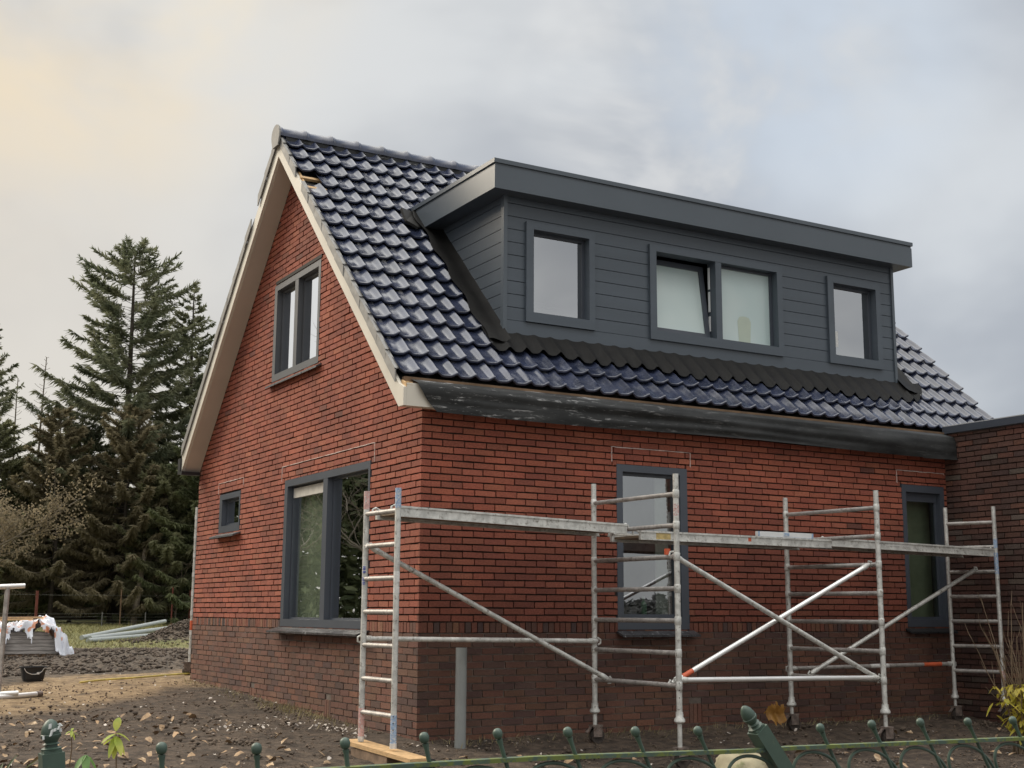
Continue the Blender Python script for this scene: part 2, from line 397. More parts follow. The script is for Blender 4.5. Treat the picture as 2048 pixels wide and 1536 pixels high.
def gmap(a, d, zz): return (-d, a, zz)          # gable wall, a = y, d = outwards
def smap(a, d, zz): return (a, -d, zz)          # side wall, a = x
def dmap(a, d, zz): return (a, .608-d, zz)      # dormer front
OPEN_G = [(1.115, 3.477, 1.022, 2.631), (5.035, 5.86, 2.157, 2.646), (2.585, 4.055, 3.842, 5.005)]
OPEN_S = [(2.114, 2.972, 1.03, 2.62), (5.998, 6.672, 1.052, 2.63)]
VENT_G = [1.95, 4.25]; VENT_S = [2.95]
def tone(kind, jit=1.):
    r = random.random()
    if kind == 'up':
        b = (.320, .094, .057)
        if r < .018: b = (.25, .082, .052)
        elif r < .024: b = (.19, .072, .052)
        elif r < .25: b = (.275, .081, .052)
        elif r < .40: b = (.340, .110, .066)
    elif kind == 'low':
        if r < .34: b = (.172, .080, .056)
        elif r < .58: b = (.145, .077, .057)
        elif r < .74: b = (.115, .066, .055)
        elif r < .90: b = (.165, .085, .057)
        else: b = (.195, .090, .058)
    elif kind == 'sold':
        if r < .5: b = (.23, .082, .052)
        elif r < .75: b = (.15, .075, .055)
        elif r < .88: b = (.09, .06, .055)
        else: b = (.26, .12, .07)
    else:
        if r < .5: b = (.125, .062, .047)
        elif r < .8: b = (.088, .052, .043)
        elif r < .92: b = (.17, .078, .055)
        else: b = (.125, .098, .080)
    j = random.uniform(.86, 1.14)
    return tuple(c*j*random.uniform(.97, 1.03) for c in b)
def brick(mb, fn, a0, a1, z0, z1, kind):
    mb.col = tone(kind); o = random.uniform(-.0035, .0030); t = random.uniform(-.0018, .0018); z0 += random.uniform(-.0012, .0022); z1 += random.uniform(-.0022, .0012)
    p = [fn(a0, -.03, z0+t), fn(a1, -.03, z0-t), fn(a1, -.03, z1-t), fn(a0, -.03, z1+t), fn(a0, o, z0+t), fn(a1, o, z0-t), fn(a1, o, z1-t), fn(a0, o, z1+t)]
    mb.add(p, [(4, 5, 6, 7), (0, 1, 5, 4), (1, 2, 6, 5), (2, 3, 7, 6), (3, 0, 4, 7)])
def clip(a0, a1, z0, z1, openings):
    segs = [(a0, a1)]
    for (o0, o1, q0, q1) in openings:
        if z1 <= q0+.006 or z0 >= q1-.006: continue
        n_ = []
        for (s0, s1) in segs:
            if s1 <= o0 or s0 >= o1: n_.append((s0, s1)); continue
            if s0 < o0-.02: n_.append((s0, o0))
            if s1 > o1+.02: n_.append((o1, s1))
        segs = n_
    return segs
def wall(name, fn, a0, a1, lim, openings, vents, zlo, ztop, parent, kinds=('up', 'low'), soldier=True, ph=0):
    mb = MB(); bk = MB()
    H = .0625; J = .0125
    courses = []
    if soldier:
        zz = 1.0
        while zz > zlo: courses.append((zz-H, zz, 'low')); zz -= H
        courses.append((1.0, 1.1, 'sold')); zz = 1.1
        while zz < ztop: courses.append((zz, zz+H, 'up')); zz += H
    else:
        zz = zlo
        while zz < ztop: courses.append((zz, min(zz+H, ztop+.01), kinds[0])); zz += H
    for ci, (z0, z1, kd) in enumerate(courses):
        l0, l1 = lim((z0+z1)/2)
        l0 = max(l0, a0); l1 = min(l1, a1)
        if l1-l0 < .05: continue
        bk.mi = 1 if kd == 'low' else 0; dp_ = .011 if kd == 'low' else .020
        for s0, s1 in clip(l0, l1, z0, z1, openings):
            bk.add([fn(s0, -dp_, z0), fn(s1, -dp_, z0), fn(s1, -dp_, z1), fn(s0, -dp_, z1)], [(0, 1, 2, 3)])
        for (o0, o1, q0, q1) in openings:      # cut bricks over and under an opening
            for (c0_, c1_) in ((q1+.003, z1), (z0, q0-.003)):
                if z0+.004 < c0_ < z1 and c1_ == z1 or z0 < c1_ < z1-.004 and c0_ == z0:
                    if c1_-c0_ < .014: continue
                    bk.add([fn(o0, -dp_, c0_-.003), fn(o1, -dp_, c0_-.003), fn(o1, -dp_, c1_+.003), fn(o0, -dp_, c1_+.003)], [(0, 1, 2, 3)])
                    a = o0
                    while a < o1:
                        b = min(a+.105, o1)
                        if b-a > .02: brick(mb, fn, a+.004, b-.004, c0_, c1_-(J/2 if c1_ == z1 else 0), kd)
                        a = b
        if kd == 'sold': pitch, jv = .0625, .010
        else: pitch, jv = .22, .0125
        k = round((z0-1.1)/H)
        st = a0-(pitch*.5 if (k+ph) % 2 else 0)-(0 if kd == 'sold' else random.uniform(0, .012))
        jz = J if kd != 'low' else .010
        a = st
        while a < l1:
            p_ = pitch*(random.uniform(.97, 1.03)); b = a+p_
            x0, x1 = max(a, l0), min(b-jv, l1)
            if x1-x0 > .015:
                op = list(openings)+[(v, v+.16, -.01 if False else .12, .325) for v in vents]
                for s0, s1 in clip(x0, x1, z0, z1, op):
                    if s1-s0 > .012: brick(mb, fn, s0, s1, z0+jz/2, z1-jz/2, kd)
            a = b
    for v in vents:
        for q in range(3): brick(mb, fn, v+.005+q*.052, v+.005+q*.052+.044, .13, .315, 'low')
    w = mb.build(name, M_brick, parent, col=True)
    b = bk.build(name+'_mortar' if False else 'mortar_bed', [M_mortar, M_mortar2], w)
    return w
wall('gable_wall', gmap, 0, WG, lambda zz: (max(0, (zz-3.02)/RS), min(WG, WG-(zz-3.02)/RS)), OPEN_G, VENT_G, -.35, 6.3, house)
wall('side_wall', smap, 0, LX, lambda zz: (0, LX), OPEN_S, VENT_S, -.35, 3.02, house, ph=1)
# closed shell behind the brick skin (rear, right end, inside leaf)
mb = MB()
mb.poly([(XR, 0, -.3), (XR, WG, -.3), (XR, WG, 3.0), (XR, WG/2, 6.4), (XR, 0, 3.0)])
mb.poly([(0, WG, -.3), (XR, WG, -.3), (XR, WG, 3.1), (0, WG, 3.1)])
mb.poly([(LX, .004, -.3), (XR, .004, -.3), (XR, .004, 3.1), (LX, .004, 3.1)])
mb.build('rear_wall', M_mortar, house)
# repointed mortar outlines above the ground floor openings
def chalk(fn, a0, a1, zt, drop0, drop1):
    mb = MB(); random.seed(int(a0*100))
    mb.box(a0, a1, -.012, .0028, zt-.0045, zt-.001, fn)
    a = a0
    while a < a1:
        L_ = random.uniform(.04, .13); w = random.uniform(.004, .009); dz = random.uniform(-.002, .002)
        if random.random() < .93: mb.box(a, min(a+L_, a1), -.012, .0035, zt-w+dz, zt+dz, fn)
        a += L_
    for aa, dr in ((a0, drop0), (a1, drop1)):
        zz = zt; mb.box(aa-.003, aa+.001, -.012, .0028, zt-dr, zt-.002, fn)
        while zz > zt-dr:
            h = random.uniform(.02, .05)
            mb.box(aa-.004, aa+.003, -.012, .0035, max(zz-h, zt-dr), zz-.002, fn); zz -= h
    return mb.build('mortar_line', M_chalk, house)
chalk(gmap, 1.027, 3.59, 2.80, .19, .17); chalk(smap, 2.06, 3.02, 2.79, .15, .15); chalk(smap, 5.93, 6.69, 2.79, .15, .02)
chalk(gmap, 4.95, 5.93, 2.80, .1, .14)

# windows ------------------------------------------------------------
def rect_frame(mb, a0, a1, z0, z1, w, d0, d1, fn, wb=None, wt=None):
    wb = wb or w; wt = wt or w
    mb.box(a0, a0+w, d0, d1, z0, z1, fn); mb.box(a1-w, a1, d0, d1, z0, z1, fn)
    mb.box(a0+w, a1-w, d0, d1, z0, z0+wb, fn); mb.box(a0+w, a1-w, d0, d1, z1-wt, z1, fn)
def pane(fn, a0, a1, z0, z1, d, mat, parent, rot=0.):
    mb = MB()
    if rot:
        f2 = lambda a, dd, zz: fn(a, dd-(zz-z0)*math.sin(rot), z0+(zz-z0)*math.cos(rot))
    else: f2 = fn
    mb.add([f2(a0, d, z0), f2(a1, d, z0), f2(a1, d, z1), f2(a0, d, z1)], [(0, 1, 2, 3)])
    return mb.build('pane', mat, parent)
def window(fn, a0, a1, z0, z1, fw, cols, glass, mat, proud=.004, rec=.09, wb=None, wt=None, label=None, room=None, sash=.045):
    """cols: inner openings (a0,a1) ; frame face between them is the mullion"""
    mb = MB(); wb = wb or fw; wt = wt or fw
    zi0, zi1 = z0+wb, z1-wt
    mb.box(a0, cols[0][0], -.10, proud, z0, z1, fn); mb.box(cols[-1][1], a1, -.10, proud, z0, z1, fn)
    mb.box(cols[0][0], cols[-1][1], -.10, proud, z0, zi0, fn); mb.box(cols[0][0], cols[-1][1], -.10, proud, zi1, z1, fn)
    for q in range(len(cols)-1): mb.box(cols[q][1], cols[q+1][0], -.10, proud-.002, zi0, zi1, fn)
    w = mb.build('window', mat, house)
    if label: w['label'] = label
    for i, (c0, c1) in enumerate(cols):
        g = glass[i] if isinstance(glass, (list, tuple)) else glass
        sb = MB(); rect_frame(sb, c0, c1, zi0, zi1, sash, -.098, -.062-.0, fn); sb.build('sash', mat, w)
        pane(fn, c0+sash, c1-sash, zi0+sash, zi1-sash, -.080, g, w)
    if room:
        rb = MB(); dp, m_ = room; e = .12
        A0, A1, Z0, Z1 = a0-e, a1+e, z0-e, z1+e
        for p in ([(A0, Z0), (A1, Z0), (A1, Z1), (A0, Z1)],): rb.add([fn(q[0], -dp, q[1]) for q in p], [(0, 1, 2, 3)])
        rb.add([fn(A0, -.11, Z0), fn(A1, -.11, Z0), fn(A1, -dp, Z0), fn(A0, -dp, Z0)], [(0, 1, 2, 3)])
        rb.add([fn(A0, -.11, Z1), fn(A1, -.11, Z1), fn(A1, -dp, Z1), fn(A0, -dp, Z1)], [(0, 1, 2, 3)])
        rb.add([fn(A0, -.11, Z0), fn(A0, -.11, Z1), fn(A0, -dp, Z1), fn(A0, -dp, Z0)], [(0, 1, 2, 3)])
        rb.add([fn(A1, -.11, Z0), fn(A1, -.11, Z1), fn(A1, -dp, Z1), fn(A1, -dp, Z0)], [(0, 1, 2, 3)])
        rb.build('room_lining', m_, w)
    return w
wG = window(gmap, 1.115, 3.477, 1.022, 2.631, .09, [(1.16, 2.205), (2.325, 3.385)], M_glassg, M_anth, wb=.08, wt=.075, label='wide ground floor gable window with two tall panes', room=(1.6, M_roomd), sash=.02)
wS = window(gmap, 5.035, 5.86, 2.157, 2.646, .08, [(5.08, 5.755)], M_glass, M_anth, wb=.085, wt=.07, label='small high gable window', room=(.8, M_room), sash=.03)
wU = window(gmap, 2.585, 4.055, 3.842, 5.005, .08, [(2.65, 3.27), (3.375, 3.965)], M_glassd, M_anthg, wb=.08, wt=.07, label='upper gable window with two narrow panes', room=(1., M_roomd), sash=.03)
wA = window(smap, 2.114, 2.972, 1.03, 2.62, .075, [(2.185, 2.885)], M_glass, M_anth, wb=.115, wt=.07, label='side wall window behind the scaffold', room=(1.5, M_room), sash=.03)
wB = window(smap, 5.998, 6.672, 1.052, 2.63, .07, [(6.06, 6.61)], M_glassg, M_anth, wb=.08, wt=.08, label='narrow side wall window beside the annexe', room=(1.4, M_room), sash=.03)
mb = MB(); mb.box(2.33, 3.36, -.078, -.062, 2.43, 2.545, gmap); mb.build('roller_blind_box', M_shutter, wG)
mb = MB(); mb.box(2.60, 3.40, -.16, -.145, 1.02, 2.6, gmap); mb.build('curtain', simple('grey_green_curtain', (.42, .45, .37), .9, var=.10, vs=1.5, sc=(1, 8, .3)), wG)
mb = MB(); mb.box(2.68, 2.84, -.16, -.15, 1.1, 2.55, smap); mb.build('curtain', M_curtain, wA)
mb = MB(); mb.lathe([(.03, 0), (.032, .10), (.03, .13), (.012, .16), (.012, .2)], smap(2.60, -.25, 1.15), n=10)
mb.build('bottle', simple('pale_green_bottle', (.25, .45, .30), .3), wA)
mb = MB(); mb.box(6.30, 6.72, -.30, -.28, 1.0, 2.6, smap); mb.build('curtain', simple('olive_bright_panel', (.34, .38, .28), .9, var=.08), wB)  # pale panel added to brighten the room behind this pane
mb = MB(); mb.box(6.07, 6.60, -.075, -.05, 2.45, 2.55, smap); mb.build('blind_box', M_anth, wB)
# sills of sloping slate
def sill(fn, a0, a1, z, proj, parent, mat=M_sill, drop=.045):
    mb = MB(); f = lambda a, d, zz: fn(a, d, zz-drop*max(0, d)/proj)
    n = max(1, round((a1-a0)/.11)); 
    for i in range(n):
        u0 = a0+(a1-a0)*i/n; u1 = a0+(a1-a0)*(i+1)/n-.003
        mb.box(u0, u1, -.02, proj+random.uniform(-.002, .002), z-.02, z, f)
    return mb.build('window_sill', mat, parent)
sill(gmap, 1.06, 3.56, 1.02, .13, wG); sill(gmap, 4.98, 5.93, 2.15, .10, wS, M_anthg); sill(gmap, 2.50, 4.12, 3.835, .06, wU, M_anthg)
sill(smap, 2.10, 3.03, 1.025, .11, wA); sill(smap, 5.96, 6.70, 1.045, .08, wB, M_dark)
# dark cavity tray above the upper gable window
mb = MB(); mb.box(2.55, 4.0, -.01, .012, 5.012, 5.05, gmap); mb.build('cavity_tray', M_lead, wU)

# roof ----------------------------------------------------------------
mb = MB()   # slab of membrane over boards
c0, c1 = 3.04, 3.19
xa, xb = -.215, XR+.18
def slab(xa, xb, ya, yb):
    p = [(ya, roofz(ya, c0)), (WG/2, roofz(WG/2, c0)), (yb, roofz(yb, c0)), (yb, roofz(yb, c1)), (WG/2, roofz(WG/2, c1)), (ya, roofz(ya, c1))]
    P0 = [(xa, a, b) for a, b in p]; P1 = [(xb, a, b) for a, b in p]
    fs = [(0, 1, 4, 5), (1, 2, 3, 4), (6, 11, 10, 7), (7, 10, 9, 8)]+[(i, i+6, (i+1) % 6+6, (i+1) % 6) for i in range(6)]
    mb.add(P0+P1, fs)
slab(xa, xb, -.02, WG+.02)
mb.build('roof_deck', M_memb, house)
# barge boards, soffit, fascia
def vband(mb, x0, x1, ya, yb, zlo, zhi):
    p = [(x0, ya, roofz(ya, zlo)), (x0, yb, roofz(yb, zlo)), (x0, yb, roofz(yb, zhi)), (x0, ya, roofz(ya, zhi))]
    mb.prism(p, (x1-x0, 0, 0))
mb = MB(); x0, x1 = -OV, -OV+.03
P = [(x0, -.13, 2.985), (x0, -.03, 2.985), (x0, WG/2, roofz(WG/2, 3.02)), (x0, WG/2, roofz(WG/2, 3.225)), (x0, -.03, 3.195), (x0, -.13, 3.15)]
mb.prism(P, (.03, 0, 0)); mb.build('barge_board', M_cream, house)
mb = MB()
P = [(x0, WG/2, roofz(WG/2, 3.02)), (x0, WG-.01, 3.03), (x0, WG+.0, 3.03), (x0, WG+.0, 3.22), (x0, WG-.05, 3.27), (x0, WG/2, roofz(WG/2, 3.225))]
mb.prism(P[:2]+P[2:], (.03, 0, 0)); mb.build('barge_board', M_cream, house)
mb = MB(); vband(mb, x1+.001, -.004, 0.0, WG/2, 3.005, 3.035); vband(mb, x1+.001, -.004, WG/2, WG+.0, 3.005, 3.035); mb.build('soffit', M_soffit, house)
mb = MB(); mb.box(-OV+.031, LX+.2, -.13, -.105, 2.985, 3.19); mb.box(-OV+.031, LX-.003, -.104, -.002, 2.99, 3.01); mb.build('fascia', M_cream, house)
mb = MB(); mb.box(-OV-.02, 1.0, WG+.001, WG+.12, 2.99, 3.2); mb.box(-OV-.02, -.02, WG-.08, WG+.0, 2.975, 3.02); mb.build('gutter', M_black, house)
mb = MB(); mb.box(-.2, LX+.9, -.045, .01, 3.205, 3.262); mb.build('eaves_batten', M_batten, house)
mb = MB(); mb.box(-.225, -.16, -.125, -.10, 3.14, 3.20); mb.obox((-.19, -.07, 3.19), (.03, 0, 0), (0, .055, .03), (0, -.006, .012)); mb.build('batten_end', M_wood, house)

# hanging black membrane
nx_, nz_ = 240, 22
mbv = []; 
for i in range(nx_+1):
    u = i/nx_; xx = -.14+u*(LX+.13)
    for j in range(nz_+1):
        t = j/nz_
        if t < .18: y = -.047-.09*(t/.18); zz = 3.240-.040*(t/.18)
        else: y = -.140-.012*math.sin((t-.18)*3.6); zz = 3.20-(t-.18)/.82*(.255+.012*math.sin(xx*1.3))
        s1 = mnoise.noise(Vector((xx*.8, t*1.8, 3.)))*.024+mnoise.noise(Vector((xx*.55+t*.8, t*5.0-xx*.22, 1.)))*.016+mnoise.noise(Vector((xx*2.4, t*1.3, 8.)))*.006
        y -= (s1+.012)*min(1, t*3)*1.2
        sag = .30*t**1.6*math.exp(-(u*nx_/7.)**1.2) if u < .3 else 0
        xq = xx+.21*(t**1.6)*math.exp(-u*14)
        if xx > LX-.5: y -= .04*((xx-LX+.5)/.5)*t; zz -= .01*t
        mbv.append((xq, y, zz))
fs = [(i*(nz_+1)+j, i*(nz_+1)+j+1, (i+1)*(nz_+1)+j+1, (i+1)*(nz_+1)+j) for i in range(nx_) for j in range(nz_)]
mb = MB(); mb.add(mbv, fs); o = mb.build('eaves_membrane', M_memb, house, smooth=True, ang=80)

# pantiles -------------------------------------------------------------
PIT, GA, Y0 = .197, .2125, .03
CT = 3.275; NRM = np.array([0, -RS, 1.])/math.hypot(1, RS)
def tprof(t):
    h = .031*np.abs(np.cos(np.pi*t))**6.5-.008*np.sin(np.pi*t)
    return h+.010*t-.006
def zroof(y, h): return CT+RS*y+h/0.7107
def tiles(name, side, cells, seed):
    r = np.random.default_rng(seed); nu = 17
    T = np.linspace(0, 1, nu); h = tprof(T)
    sl = np.array([0., .0, .012, .026, .045, .16, .345]); off = np.array([-.014, .004, .009, .006, .001, -.003, -.024])
    Vs = []; Fs = []; base = 0
    f = [(a*nu+b, a*nu+b+1, (a+1)*nu+b+1, (a+1)*nu+b) for a in range(len(sl)-1) for b in range(nu-1)]
    f = np.array(f)
    for (i, j) in cells:
        x0 = -.240+PIT*i; jx, js, jh, tw = r.normal(0, .0016), r.normal(0, .003), r.normal(0, .0014), r.normal(0, .004)
        sk = r.normal(0, .002)
        A = []
        for s_, o_ in zip(sl, off):
            ss = s_+js
            yy = Y0+GA*j+ss*.7107; hh = h+o_+.022-.02*s_/.345+jh+tw*(T-.5)
            if s_ <= .03: yy = yy+0*T+ (0.010*np.sin(np.pi*T)*-1)
            P = np.stack([x0+PIT*1.02*T+jx+sk*s_*5, yy+0*T, CT+RS*(Y0+GA*j+ss*.7107)+0*T], 1)+NRM[None]*hh[:, None]
            A.append(P)
        P = np.concatenate(A)
        if side < 0: P[:, 1] = WG-P[:, 1]
        Vs.append(P); Fs.append(f+base); base += len(P)
    return npmesh(name, np.concatenate(Vs), np.concatenate(Fs), M_tile, house, smooth=True)
NC, NR = 41, 16
MISS = 12
cells = []
for i in range(NC):
    for j in range(NR):
        xm = -.24+PIT*(i+.5); yb_ = Y0+GA*j
        if 1.08 < xm < 6.72 and yb_ > .44 and yb_ < 2.15: continue
        if i == 0 and j == MISS: continue
        cells.append((i, j))
tiles('roof_tiles', 1, cells, 3)
tiles('roof_tiles', -1, [(i, j) for i in range(NC) for j in range(NR) if i > 0 or j != 12], 4)
# verge side flaps (grey cheeks of the edge tiles)
random.seed(5)
def pt(x, y, hh): return (x, y, CT+RS*y+hh)
def ptl(x, y, hh): return (x, y, CT+RS*(WG-y)+hh)
for rows in (range(0, MISS), range(MISS+1, NR)):
    mb = MB(); ml = MB(); hb = -.085; ht = .028
    for j in rows:
        ya = Y0+GA*j-.004; yb2 = ya+GA+.03; jj = random.uniform(-.004, .004)
        if j == MISS-1 or j == NR-1: yb2 -= .03
        mb.prism([pt(-.268+jj, ya, hb), pt(-.268+jj, yb2, hb-.006), pt(-.262+jj, yb2, ht-.012), pt(-.268+jj, ya, ht+.012)], (.012, 0, 0))
        mb.prism([pt(-.268+jj, ya, ht+.012), pt(-.268+jj, yb2, ht-.010), pt(-.228+jj, yb2, ht-.0), pt(-.228+jj, ya, ht+.022)], (0, 0, -.01))
        yl = WG-ya; yl2 = WG-yb2
        ml.prism([ptl(-.275+jj, yl, -.075), ptl(-.275+jj, yl2, -.08), ptl(-.275+jj, yl2, .030), ptl(-.275+jj, yl, .060)], (.012, 0, 0))
    mb.build('verge_tiles', M_grate, house); ml.build('verge_tiles', M_grate, house)
# bare battens in the gap of the missing tile
mb = MB()
for dy in (-.01, .15): 
    y = Y0+GA*MISS+dy; mb.obox((-.10, y, CT+RS*y-.040), (.125, 0, 0), (0, .016, .016), (0, -.011, .011))
y = Y0+GA*(MISS+.6); mb.obox((-.205, y, CT+RS*y-.060), (.012, 0, 0), (0, .13, .13), (0, -.012, .012))
mb.build('tile_batten', M_wood, house)
# ridge tiles
for k in range(25):
    xs = -.285+.328*k; xe = xs+.345
    if xe > XR+.32: break
    mb = MB(); rz = 6.638; n = 12
    prof = [(0, .118), (.012, .124), (.03, .118), (.045, .108), (.06, .104), (.285, .098), (.30, .110), (.345, .110)]
    vs = []
    for s_, r_ in prof:
        for a in range(n+1):
            th = math.radians(-12+204*a/n); vs.append((xe-s_, WG/2+r_*math.cos(th), rz+r_*1.0*math.sin(th)))
    fs = [(p*(n+1)+a, p*(n+1)+a+1, (p+1)*(n+1)+a+1, (p+1)*(n+1)+a) for p in range(len(prof)-1) for a in range(n)]
    mb.add(vs, fs); mb.build('ridge_tile', M_tile, house, smooth=True)
mb = MB(); P = [(-.30, WG/2+.135*math.cos(math.radians(t_)), 6.640+.128*math.sin(math.radians(t_))) for t_ in range(-20, 201, 20)]+[(-.30, WG/2-.09, 6.50), (-.30, WG/2+.09, 6.50)]
mb.prism(P, (.018, 0, 0)); mb.build('ridge_end_cap', M_grate, house)
mb = MB(); mb.box(-.2, XR+.2, WG/2-.09, WG/2+.09, 6.50, 6.645); mb.build('ridge_roll', M_memb, house)

# dormer ----------------------------------------------------------------
DX0, DX1, DY = 1.178, 6.636, .608
mb = MB(); bk = MB()
B0, BP = 4.08, .1355
DW = [(1.424, 2.262, 4.078, 5.125), (2.972, 4.845, 4.07, 5.12), (5.548, 6.405, 4.072, 5.118)]
mb.box(DX0, DX1, -.03, .012, 3.935, B0-.006, dmap); bk.box(DX0+.02, DX1-.02, -.05, -.022, 3.95, 4.06, dmap)
for k in range(10):
    z0, z1 = B0+BP*k, min(B0+BP*(k+1)-.007, 5.38)
    cuts = [(a+.02, b-.02, -9, 9) for a, b, c, d in DW] if k < 8 else []
    if k == 7:
        cuts = [(a+.02, b-.02, 0, 5.10) for a, b, c, d in DW]
        for s0, s1 in clip(DX0, DX1, z0, 5.10, cuts): mb.box(s0, s1, -.03, .006, z0, 5.10, dmap); bk.box(s0, s1, -.05, -.022, z0, 5.10, dmap)
        mb.box(DX0, DX1, -.03, .006, 5.10, z1, dmap); bk.box(DX0, DX1, -.05, -.022, 5.10, z1+.01, dmap); continue
    if z0 > 5.37: break
    for s0, s1 in clip(DX0, DX1, z0, z1, cuts):
        mb.box(s0, s1, -.03, .006, z0, z1, dmap); bk.box(s0, s1, -.05, -.022, z0, z1+.009, dmap)
o = mb.build('dormer_cladding', M_board, house); bk.build('dormer_backing', M_dark, o)
def yroof(zz): return (zz-CT)/RS
for xq, th, xk in ((DX0, .02, DX0+.021), (DX1, -.02, DX1-.03)):      # left and right cheeks
    mb = MB()
    for k in range(-1, 10):
        z0, z1 = B0+BP*k, min(B0+BP*(k+1)-.007, 5.38)
        if z0 > 5.36: break
        mb.prism([(xq, DY, z0), (xq, yroof(z0)+.1, z0), (xq, yroof(z1)+.1, z1), (xq, DY, z1)], (th, 0, 0))
    o = mb.build('dormer_cheek', M_board, house)
    mb = MB(); mb.prism([(xk, DY+.02, 3.95), (xk, 2.3, 5.38), (xk, DY+.02, 5.38)], (.008, 0, 0)); mb.build('cheek_backing', M_dark, o)
for a_, b_, c_ in ((DX0-.016, DX0+.028, 3.94), (DX1-.028, DX1+.012, 3.90)):
    mb = MB(); mb.box(a_, b_, -.03, .026, c_, 5.37, dmap); mb.build('corner_trim', M_fascia, house)
mb = MB(); mb.box(DX0-.02, DX0+.02, -.01, .03, 3.926, 3.945, dmap); mb.build('trim_end_cap', M_white, house)
FX0, FX1, FY = .968, 6.82, .427
mb = MB(); mb.box(FX0, FX1, FY, 2.6, 5.365, 5.60); mb.build('dormer_fascia', M_fascia, house)
mb = MB(); mb.box(FX0-.012, FX1+.012, FY-.012, 2.75, 5.628, 5.672); mb.box(FX0+.006, FX1-.006, FY+.006, 2.7, 5.599, 5.629); mb.build('dormer_roof_trim', M_fascia, house)
def dwin(a0, a1, z0, z1, cols, glass, label, tilt=None):
    mb = MB(); cw = .085
    mb.box(a0, cols[0][0], -.11, .038, z0, z1, dmap); mb.box(cols[-1][1], a1, -.11, .038, z0, z1, dmap)
    mb.box(cols[0][0], cols[-1][1], -.11, .038, z0, z0+.10, dmap); mb.box(cols[0][0], cols[-1][1], -.11, .038, z1-.072, z1, dmap)
    for q in range(len(cols)-1): mb.box(cols[q][1], cols[q+1][0], -.11, .034, z0+.10, z1-.072, dmap)
    w = mb.build('window', M_board, house); w['label'] = label
    for i, (c0, c1) in enumerate(cols):
        g = glass[i]; za, zb = z0+.10, z1-.072
        if tilt == i:
            ang = math.radians(8); f2 = lambda a, d, zz: dmap(a, d-(zz-za)*math.sin(ang), za+(zz-za)*math.cos(ang))
            sb = MB(); rect_frame(sb, c0+.01, c1-.015, za+.004, zb-.01, .06, -.11, -.055, f2); sb.build('sash', M_anth, w)
            sb = MB(); sb.add([f2(c0+.06, -.075, za+.06), f2(c1-.07, -.075, za+.06), f2(c1-.07, -.075, zb-.06), f2(c0+.06, -.075, zb-.06)], [(0, 1, 2, 3)]); sb.build('pane', g, w)
            sb = MB(); sb.box(c1-.016, c1-.006, -.085, -.06, za+.1, za+.27, dmap); sb.box(c1-.016, c1-.006, -.085, -.06, za+.32, za+.55, dmap); sb.box(c1-.016, c1-.006, -.085, -.06, za+.58, zb-.05, dmap); sb.build('hinge_fitting', M_white, w)
        else:
            sb = MB(); rect_frame(sb, c0, c1, za, zb, .03, -.10, -.06, dmap); sb.build('sash', M_anth, w)
            pane(dmap, c0+.03, c1-.03, za+.03, zb-.03, -.078, g, w)
    rb = MB(); dp = .75
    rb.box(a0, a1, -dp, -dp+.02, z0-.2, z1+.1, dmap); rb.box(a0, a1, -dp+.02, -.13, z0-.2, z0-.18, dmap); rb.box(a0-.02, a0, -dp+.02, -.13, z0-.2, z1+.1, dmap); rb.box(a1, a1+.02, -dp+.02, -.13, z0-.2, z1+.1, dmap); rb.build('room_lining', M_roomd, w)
    return w
dwin(1.424, 2.262, 4.078, 5.125, [(1.512, 2.190)], [M_glassd], 'left dormer window with clear pane')
w2 = dwin(2.972, 4.845, 4.07, 5.12, [(3.058, 3.872), (3.955, 4.766)], [M_frost, M_frost], 'wide middle dormer window, frosted, left sash tilted open', tilt=0)
w3 = dwin(5.548, 6.405, 4.072, 5.118, [(5.640, 6.325)], [M_glassd], 'right dormer window with a sticker on the pane')
mb = MB(); mb.box(5.70, 5.79, -.077, -.074, 4.30, 4.49, dmap); mb.build('sticker', M_label, w3)
mb = MB(); mb.lathe([(.085, 0), (.09, .12), (.10, .24), (.07, .29), (.02, .30)], (4.36, .608+.0735, 4.20), n=20)
for i_, v_ in enumerate(mb.v): mb.v[i_] = (v_[0], .608+.0765+(v_[1]-.608-.0735)*.004, v_[2])
mb.build('pale_blob', simple('pale_film', (.49, .56, .47), .3, var=.03), w2, smooth=True)  # soft pale blob, flattened just in front of the frosted pane
# lead / rubber apron dressed over the tiles
def wavez(x, y, h=.0):
    t = ((x+.240)/PIT) % 1.0
    return CT+RS*y+(.031*abs(math.cos(math.pi*t))**5-.008*math.sin(math.pi*t)+.010*t-.006+.030+h)/.71
mb = MB(); vs = []; NX = 230; NY = 5
for i in range(NX+1):
    u = i/NX; x = .93+u*(7.02-.93)
    edge = .40-.07*min(1, (x-.93)/2.6)+.02*math.sin(x*5.1)
    if x > 6.55: edge += .25*((x-6.55)/.47)**2
    if x < 1.1: edge += 0
    for j in range(NY+1):
        y = edge+(.62-edge)*j/NY
        t_ = j/NY; wz = wavez(x, y, .010); fz_ = CT+RS*y+.085
        vs.append((x, y, wz*(1-t_*.8)+fz_*t_*.8+.008*mnoise.noise(Vector((x*3, y*9, 0)))))
fs = [(i*(NY+1)+j, (i+1)*(NY+1)+j, (i+1)*(NY+1)+j+1, i*(NY+1)+j+1) for i in range(NX) for j in range(NY)]
mb.add(vs, fs); mb.build('apron_flashing', M_lead, house, smooth=True, ang=70)
mb = MB(); vs = []; NY = 60
